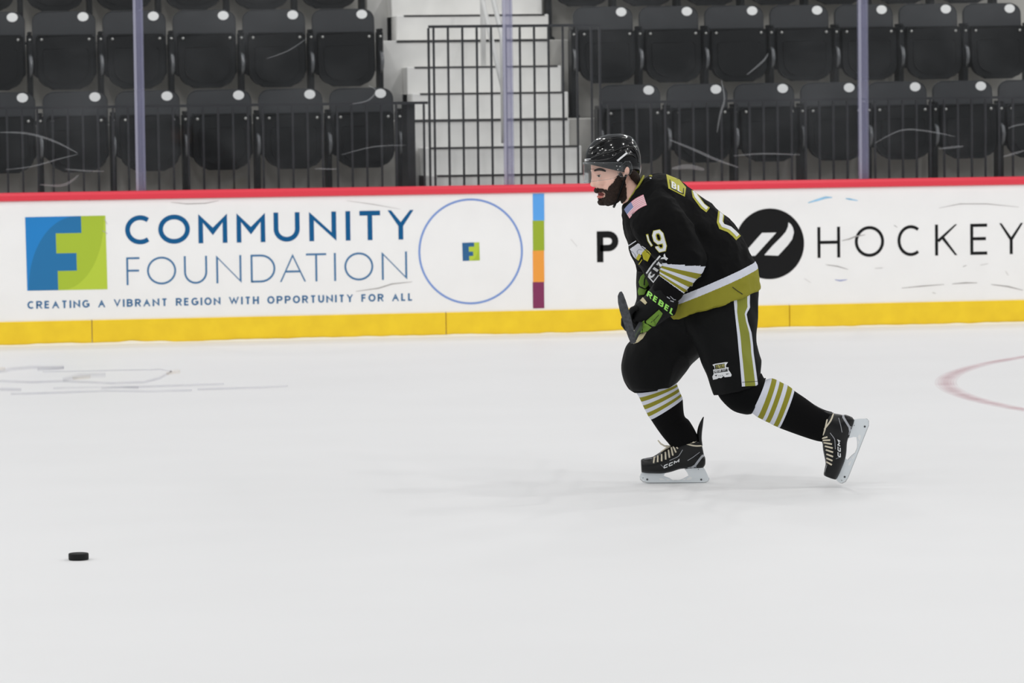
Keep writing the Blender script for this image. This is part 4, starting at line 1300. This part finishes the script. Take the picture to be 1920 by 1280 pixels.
# ---- skates: one design, measured on the gliding foot and turned for the pushing foot
m_boot = mat('black_skate_boot', (12, 13, 14), .34, .35, bump=.12, bscale=260)
m_boot2 = mat('toe_cap', (24, 24, 26), .45, .4)
m_hold = mat('white_blade_holder', (222, 228, 232), .3, .5)
m_steel = mat('skate_steel', (200, 203, 205), .22, .5, metal=.9)
m_lace = mat('cream_lace', (216, 208, 188), .8, .2)
m_silver = mat('silver_trim', (165, 168, 174), .35, .5)
SX = lambda *q: [(1180+x/8.535, 770+y/8.535) for x, y in q]
def skate(toe, heel, w0, near):
    """toe / heel: where the blade's two ends stand (px)"""
    t0, h0 = (1200.0, 898.0), (1328.0, 898.0)
    a0 = (t0[0]-h0[0], t0[1]-h0[1]); a1 = (toe[0]-heel[0], toe[1]-heel[1])
    k = math.hypot(*a1)/math.hypot(*a0)
    th = math.atan2(a1[1], a1[0]) - math.atan2(a0[1], a0[0])
    c_, s_ = math.cos(th)*k, math.sin(th)*k
    def T(x, y):
        dx, dy = x-h0[0], y-h0[1]
        return heel[0]+dx*c_-dy*s_, heel[1]+dx*s_+dy*c_
    def PS(x, y, w): return P(*T(x, y), w0+w)
    foot = [(1201,862,1202,884,.026,0), (1203,859.5,1203.5,885,.036,0), (1212,857.5,1212,886.5,.042,0), (1224,855,1226,887,.044,0), (1238,846,1242,887,.043,0), (1252,838,1258,884,.040,0),
            (1270,832,1276,878.5,.036,0), (1290,834,1294,877.5,.035,0), (1306,842,1308,877.5,.034,0), (1318,850,1318,876,.029,0), (1322.5,857,1322.5,870,.018,0)]
    shaft = [(1246,850,1322,862,.036,0), (1252,840,1319,846,.037,0), (1262,831,1316.5,834,.039,0), (1270,826.5,1315,826,.038,0)]
    def lf(rings, n=28, sub=4):
        return loft(rings, n, sub, PF=PS)[:2]
    co, no, fc = remesh([lf(foot), lf(shaft)], .0035, 3)
    boot = mesh_obj('skate', [tuple(c) for c in co], fc, m_boot, ROOT, True)
    bb = bvh_of(co, fc)
    v, f = lf([(1309,836,1317.5,834,.022,0), (1307.5,824,1316,822,.022,0), (1306.5,812,1316.5,809,.020,0), (1308.5,800,1318,797,.016,0), (1312.5,790,1319,787,.011,0), (1317.5,781,1320,780,.005,0)], 16, 4)
    mesh_obj('tendon_guard', v, f, m_boot, boot, True)
    if not near:
      v, f = lf([(1262,838,1280,838,.026,0), (1256,829,1272,832,.026,0), (1250,822,1264,826,.023,0), (1247,818,1258,821,.016,0)], 16, 4)
      mesh_obj('tongue', v, f, m_boot2, boot, True)
    def sk_lay(name, V2, F2, m, off=.0015, ml=2.0):
        return lay(name, V2, F2, bb, m, boot, off, ml, .03, to=T)
    # holder: front and rear towers joined by a slotted rail
    def pr(loops, hw): 
        return prism([[PS(x, y, -hw) for x, y in lp] for lp in loops], E3, 2*hw)
    mb = MB()
    mb.add(*pr([SX((230,950),(330,985),(570,985),(545,1040),(640,1075),(700,1110),(700,1140),(280,1140),(200,1105),(165,1055),(180,1000))], .011))
    mb.add(*pr([SX((885,930),(960,915),(1190,905),(1225,960),(1275,1075),(1265,1110),(1200,1140),(700,1140),(700,1110),(790,1110),(860,1085),(945,1040),(930,990))], .011))
    hold = mb.build('blade_holder', m_hold, boot)
    for tri in ([(470,1075),(520,1070),(570,1100),(490,1102)], [(590,1092),(640,1095),(650,1110),(600,1110)], [(905,1095),(960,1050),(1005,1060),(990,1090),(930,1105)], [(840,1105),(905,1075),(890,1108)]):
        q = SX(*tri)
        v, f = prism([[PS(x, y, -.0118) for x, y in q]], E3, .0236); mesh_obj('holder_slot', v, f, mat('pale_slot', (236, 238, 238), .6, .2) if 'pale_slot' not in bpy.data.materials else bpy.data.materials['pale_slot'], hold)
    for x, y in SX((283,1092), (1150,1095)):
        v, f = tube([PS(x, y, -.0125), PS(x, y, .0125)], .0045, 10); mesh_obj('holder_bolt', v, f, mat('dark_bolt', (70, 72, 76), .4, .5) if 'dark_bolt' not in bpy.data.materials else bpy.data.materials['dark_bolt'], hold)
    for x, y in SX((1105,930), (215,1068)):
        v, f = tube([PS(x, y, -.0118), PS(x, y, .0118)], .002, 8); mesh_obj('holder_bolt', v, f, bpy.data.materials['dark_bolt'], hold)
    v, f = prism([[PS(x, y, -.0018) for x, y in SX((160,1040),(175,1085),(215,1120),(290,1139),(1190,1139),(1255,1105),(1278,1060),(1280,1090),(1262,1125),(1190,1152),(720,1152.5),(300,1152),(215,1138),(168,1095))]], E3, .0036)
    mesh_obj('steel_runner', v, f, m_steel, boot)
    # laces: criss-cross bars over the tongue with ends
    rows = SX((385,830),(450,815),(515,800),(580,775),(640,745),(695,710),(745,660),(775,600))
    tops = SX((400,735),(455,715),(515,690),(575,655),(625,620),(670,580),(700,555),(725,530))
    for (x0, y0), (x1, y1) in zip(rows, tops):
        L = []
        for k in range(7):
            t = k/6
            q = T(x0+(x1-x0)*t, y0+(y1-y0)*t)
            d = ray(*q).normalized(); h = bb.ray_cast(P(*q, -1.2), d)
            if h[0]: L.append(h[0]-d*.0022)
        if len(L) > 2:
            v, f = tube(L, .0037, 8); mesh_obj('lace', v, f, m_lace, boot, True)
    bowp = [] if near else [SX((455,465),(500,520),(560,555),(640,560)), SX((570,600),(600,570),(680,550)), SX((500,650),(560,610),(640,575),(700,550))]
    for q in bowp:
        v, f = tube([PS(x, y, -.018+.006*i) for i, (x, y) in enumerate(q)], [.0028]+[.0036]*(len(q)-1), 8); mesh_obj('lace', v, f, m_lace, boot, True)
    for sgn in (1,):
        for q in (SX((740,520),(850,520),(960,505),(1060,485),(1150,450)), SX((800,475),(900,515),(1000,545),(1080,555),(1165,550))):
            L = []
            for i in range(len(q)-1):
                for k in range(5):
                    x, y = crom(q[max(i-1, 0)], q[i], q[i+1], q[min(i+2, len(q)-1)], k/5)
                    p_ = T(x, y); d = ray(*p_).normalized(); h = bb.ray_cast(P(*p_, -1.2), d)
                    if h[0]: L.append(h[0]-d*.002)
            if len(L) > 3:
                v, f = tube(L, .0036, 8); mesh_obj('lace', v, f, m_lace, boot, True)
    # silver trim and lettering on the side
    for q, w in (((640,790),(760,735),(790,715),(820,670),(852,615)), 1.1), (((930,790),(1020,735),(1125,655)), 1.0), (((990,905),(1050,870),(1110,790),(1160,725),(1205,700)), 4.0), (((930,905),(1000,890),(1060,860)), 1.5), (((1065,905),(1065,875)), 1.0), (((500,855),(545,900)), .7):
        sk_lay('trim', *strip(SX(*q), w), m_silver)
    ux_, uy_ = (.93, -.37), (.10, -.995)
    o_ = SX((552,908))[0]
    lts, wd_ = [], 0
    x = 0
    C_ = [(.0+1, 1), (.12, 1), (0, .8), (0, .2), (.12, 0), (1, 0)]
    for ch in 'CCM':
        pl = [C_] if ch == 'C' else [[(0, 0), (0, 1), (.5, .4), (1, 1), (1, 0)]]
        for q in pl:
            vv, ff = stroke2d([(x+a*(7.0 if ch == 'C' else 9), b*4.6) for a, b in q], 2.0)
            sk_lay('boot_letter', [(o_[0]+ux_[0]*p.x+uy_[0]*p.y, o_[1]+ux_[1]*p.x+uy_[1]*p.y) for p in vv], ff, m_num, .002, 1.2)
        x += 10.3
    sk_lay('toe_seam', *strip(SX((235,770),(300,765),(360,760)), .8), m_silver)
    return boot
s1 = skate((1200.5,898.5), (1328,898.5), WC+.07, False)
s2 = skate((1579,906), (1626,787), WC-.18, True)

# ---- gloves
m_glove = mat('black_glove', (8, 9, 10), .6, .2, bump=.25, bscale=320)
m_green = mat('green_glove_panel', (104, 142, 46), .55, .35, bump=.2, bscale=300)
m_neon = mat('neon_green_print', (158, 226, 104), .5, .3)
m_cream = mat('cream_palm', (206, 196, 160), .75, .2)
def fingers(base, path, ws, r, tip=.8):
    out = []
    for j, w in enumerate(ws):
        dx, dy = base[j]
        out.append(tube([P(x+dx, y+dy, w) for x, y in path], [r]*(len(path)-1)+[r*tip], 12))
    return out
WL = WC-.20
gl = [loft([(1226,531,1273,566,.062,WL-.01), (1215,546,1266,589,.066,WL), (1210,553,1257,593,.064,WL), (1203,560,1244,602,.058,WL), (1194,567,1231,611,.054,WL), (1187,575,1218,617,.050,WL), (1183,585,1207,619,.046,WL)], 28, 4)[:2]]
gl += fingers([(0,0),(-1,1),(-1,1),(1,2)], [(1196,576),(1186,580),(1180,590),(1181,603),(1189,612),(1198,613)], [WL-.048, WL-.017, WL+.015, WL+.046], .0135)
gl += [tube([P(1222,604,WL-.04), P(1212,612,WL-.052), P(1203,617,WL-.05), P(1195,619,WL-.035)], [.016,.0155,.014,.010], 12)]
gl += [E_(1192, 599, WL, 10, 12, 20, 0)]
gv, gn, gf = remesh(gl, .0032, 2)
g1_ = mesh_obj('glove', [tuple(c) for c in gv], gf, m_glove, ROOT, True)
g1_['label'] = 'near black and green glove with neon lettering'
gb = bvh_of(gv, gf)
C7 = lambda *q: [(1140+x/8, 500+y/8) for x, y in q]
mp_ = slant(C7((578,435))[0], (.80, .60), (.34, -.94))
lts, wd_ = word2d('REBEL', 10.5, 2.3, 1.8)
for vv, ff in lts:
    lay('cuff_letter', [mp_(p.x*62/wd_ , p.y*1.0) for p in vv], ff, gb, m_neon, g1_, .002, 1.4)
def pad(name, pts, m, parent, bvh, thick=.006, off=.0):
    """raised panel sewn on a glove"""
    tr = tess(pts)
    o = lay(name, *tr, bvh, m, parent, .0015, 2.0)
    if o:
        md = o.modifiers.new('thick', 'SOLIDIFY'); md.thickness = thick; md.offset = 1
    return o
pad('green_panel', C7((765,640),(815,690),(790,740),(700,870),(655,885),(580,860),(570,810)), m_green, g1_, gb)
pad('green_panel', C7((640,900),(560,860),(520,890),(520,985),(555,970)), m_green, g1_, gb)
pad('green_panel', C7((545,800),(505,830),(470,980),(515,980),(510,900),(555,850)), m_green, g1_, gb, .003)
v, f = tube([P(1210,622,WL-.03), P(1202,631,WL-.045), P(1194,638,WL-.06), P(1187,642,WL-.07)], [.006,.011,.010,.006], 10); mesh_obj('palm_patch', v, f, m_cream, g1_, True)
pad('cuff_tag', C7((475,455),(520,445),(590,540),(560,570),(480,500),(440,505),(430,490)), m_cream, g1_, gb, .002)
lay('panel_mark', *strip(C7((640,840),(690,790),(760,715)), .8), gb, m_blk, g1_, .009, 1.5)
pad('swoosh', strip(C7((870,360),(930,440),(980,490),(1040,500)), 1.1)[0][:4], m_silver, g1_, gb, .001) if False else None
lay('cuff_mark', *strip(C7((870,360),(905,410),(950,460),(985,492),(1040,498)), 1.1), gb, m_silver, g1_, .003, 1.5)
lay('cuff_mark', *tess(C7((880,440),(930,470),(925,485),(885,460))), gb, m_silver, g1_, .003, 1.5)
lay('cuff_mark', *tess(C7((930,500),(985,515),(980,530),(935,515))), gb, m_silver, g1_, .003, 1.5)
WR = WC+.12
gr = [loft([(1193.5,508,1236,512,.056,WR+.02), (1192.5,530,1228,536,.056,WR+.02), (1193.5,548,1222,556,.054,WR+.01), (1193,562,1217,572,.05,WR), (1187,578,1212,590,.046,WR-.01), (1182,592,1208,604,.044,WR-.02)], 28, 4)[:2]]
gr += fingers([(0,0),(-1,0),(0,1),(1,1)], [(1192,578),(1180,587),(1170,599),(1170,608),(1175,615),(1188,617)], [WR-.07, WR-.04, WR-.01, WR+.02], .0125)
gr += [tube([P(1200,590,WR-.07), P(1194,604,WR-.08), P(1188,614,WR-.08)], [.015,.014,.010], 12)]
gv2, gn2, gf2 = remesh(gr, .0034, 2)
g2_ = mesh_obj('glove', [tuple(c) for c in gv2], gf2, m_glove, ROOT, True)
g2_['label'] = 'far black and green glove mostly behind the near one'
gb2 = bvh_of(gv2, gf2)
pad('green_panel', C7((555,85),(620,130),(615,260),(560,330),(490,290),(475,230),(500,150)), m_green, g2_, gb2)
pad('green_panel', C7((480,310),(555,345),(580,330),(545,420),(475,430),(463,370)), m_green, g2_, gb2)
lay('panel_mark', *strip(C7((565,150),(550,200),(545,280)), 2.0), gb2, m_blk, g2_, .009, 1.5)

# ---- hockey stick: held level across the body, blade turned up towards the photographer
m_shaft = mat('dark_grey_shaft', (66, 68, 72), .3, .5)
m_tape = mat('dark_blade_tape', (70, 72, 76), .7, .3, var=.35, vscale=70, bump=.5, bscale=240)
ha = P(1186.5, 638, WC-.62)
stick = tag(empty('hockey_stick', tuple(P(1203, 606, WL))), 'dark grey hockey stick gripped in both gloves, taped blade tilted upward', 'hockey stick')
grip = P(1203, 606, WL); dirv = (grip-ha).normalized()
end = ha + dirv*1.42
side = dirv.cross(E2).normalized(); upv = side.cross(dirv).normalized()
def rectube(a, b, w, h, r0=1.0):
    mb = MB(); pts = []
    cs = [(-1,-.6),(-.6,-1),(.6,-1),(1,-.6),(1,.6),(.6,1),(-.6,1),(-1,.6)]
    V = []
    for p in (a, b):
        for cx, cy in cs: V.append(p + side*cx*w/2 + upv*cy*h/2)
    F_ = [(k, (k+1) % 8, 8+(k+1) % 8, 8+k) for k in range(8)] + [tuple(range(7, -1, -1)), tuple(range(8, 16))]
    V, F_ = fix_out(V, F_)
    return V, F_
v, f = rectube(ha+dirv*.01, end, .021, .030)
mesh_obj('shaft', v, f, m_shaft, stick)
v, f = rectube(end-dirv*.16, end+dirv*.004, .027, .035)
mesh_obj('grip_tape', v, f, m_tape, stick)
v, f = rectube(end+dirv*.0045, end+dirv*.012, .034, .040)
mesh_obj('butt_cap', v, f, m_shaft, stick)
# blade: a curved slab, heel at the shaft, toe up
bl = [(1188,643,5,0), (1184,630,6.5,-.01), (1180,615,7.5,-.02), (1175,597,8.2,-.035), (1170,580,8.4,-.055), (1166,565,7.6,-.075), (1163.5,553,5.6,-.09), (1163.5,546.5,2.2,-.098)]
V = []
nrm2 = Vector((.96, .27))
for i, (x, y, hw, dw) in enumerate(bl):
    for sgn, dd in ((-1, -.006), (1, -.022), (1, -.013), (-1, .003)):
        V.append(P(x+sgn*hw*.96, y+sgn*hw*-.30*(-1 if False else 1), WC-.62+dw+dd))
F_ = []
for i in range(len(bl)-1):
    for k in range(4):
        F_.append((i*4+k, i*4+(k+1) % 4, i*4+4+(k+1) % 4, i*4+4+k))
F_ += [(3, 2, 1, 0), tuple((len(bl)-1)*4+k for k in range(4))]
V, F_ = fix_out(V, F_)
bo = mesh_obj('blade', V, F_, m_tape, stick, False)
md = bo.modifiers.new('b', 'BEVEL'); md.width = .003; md.segments = 2

# ------------------------------------------------------------------ puck
m_puck = mat('black_rubber', (22, 23, 23), .65, .3, bump=.5, bscale=500)
pc_ = ground(147.5, 1049)
prf = [(0, .0254), (.034, .0254), (.0365, .0246), (.0381, .022), (.0381, .0036), (.0368, .0010), (.035, .0004), (0, .0004)]
V, F_ = [], []
n = 40
for r_, z in prf:
    for k in range(n):
        t = 2*math.pi*k/n; V.append((pc_.x+r_*math.cos(t), pc_.y+r_*math.sin(t), z))
for i in range(len(prf)-1):
    for k in range(n): F_.append((i*n+k, i*n+(k+1) % n, (i+1)*n+(k+1) % n, (i+1)*n+k))
F_ = [tuple(reversed(q)) for q in F_]
pk = mesh_obj('hockey_puck', V, F_, m_puck, loc=(pc_.x, pc_.y, 0), smooth=False)
bm = bmesh.new(); bm.from_mesh(pk.data); bmesh.ops.remove_doubles(bm, verts=bm.verts, dist=1e-6); bmesh.ops.recalc_face_normals(bm, faces=bm.faces); bm.to_mesh(pk.data); bm.free()
tag(pk, 'black rubber hockey puck lying alone on the open white ice', 'puck')
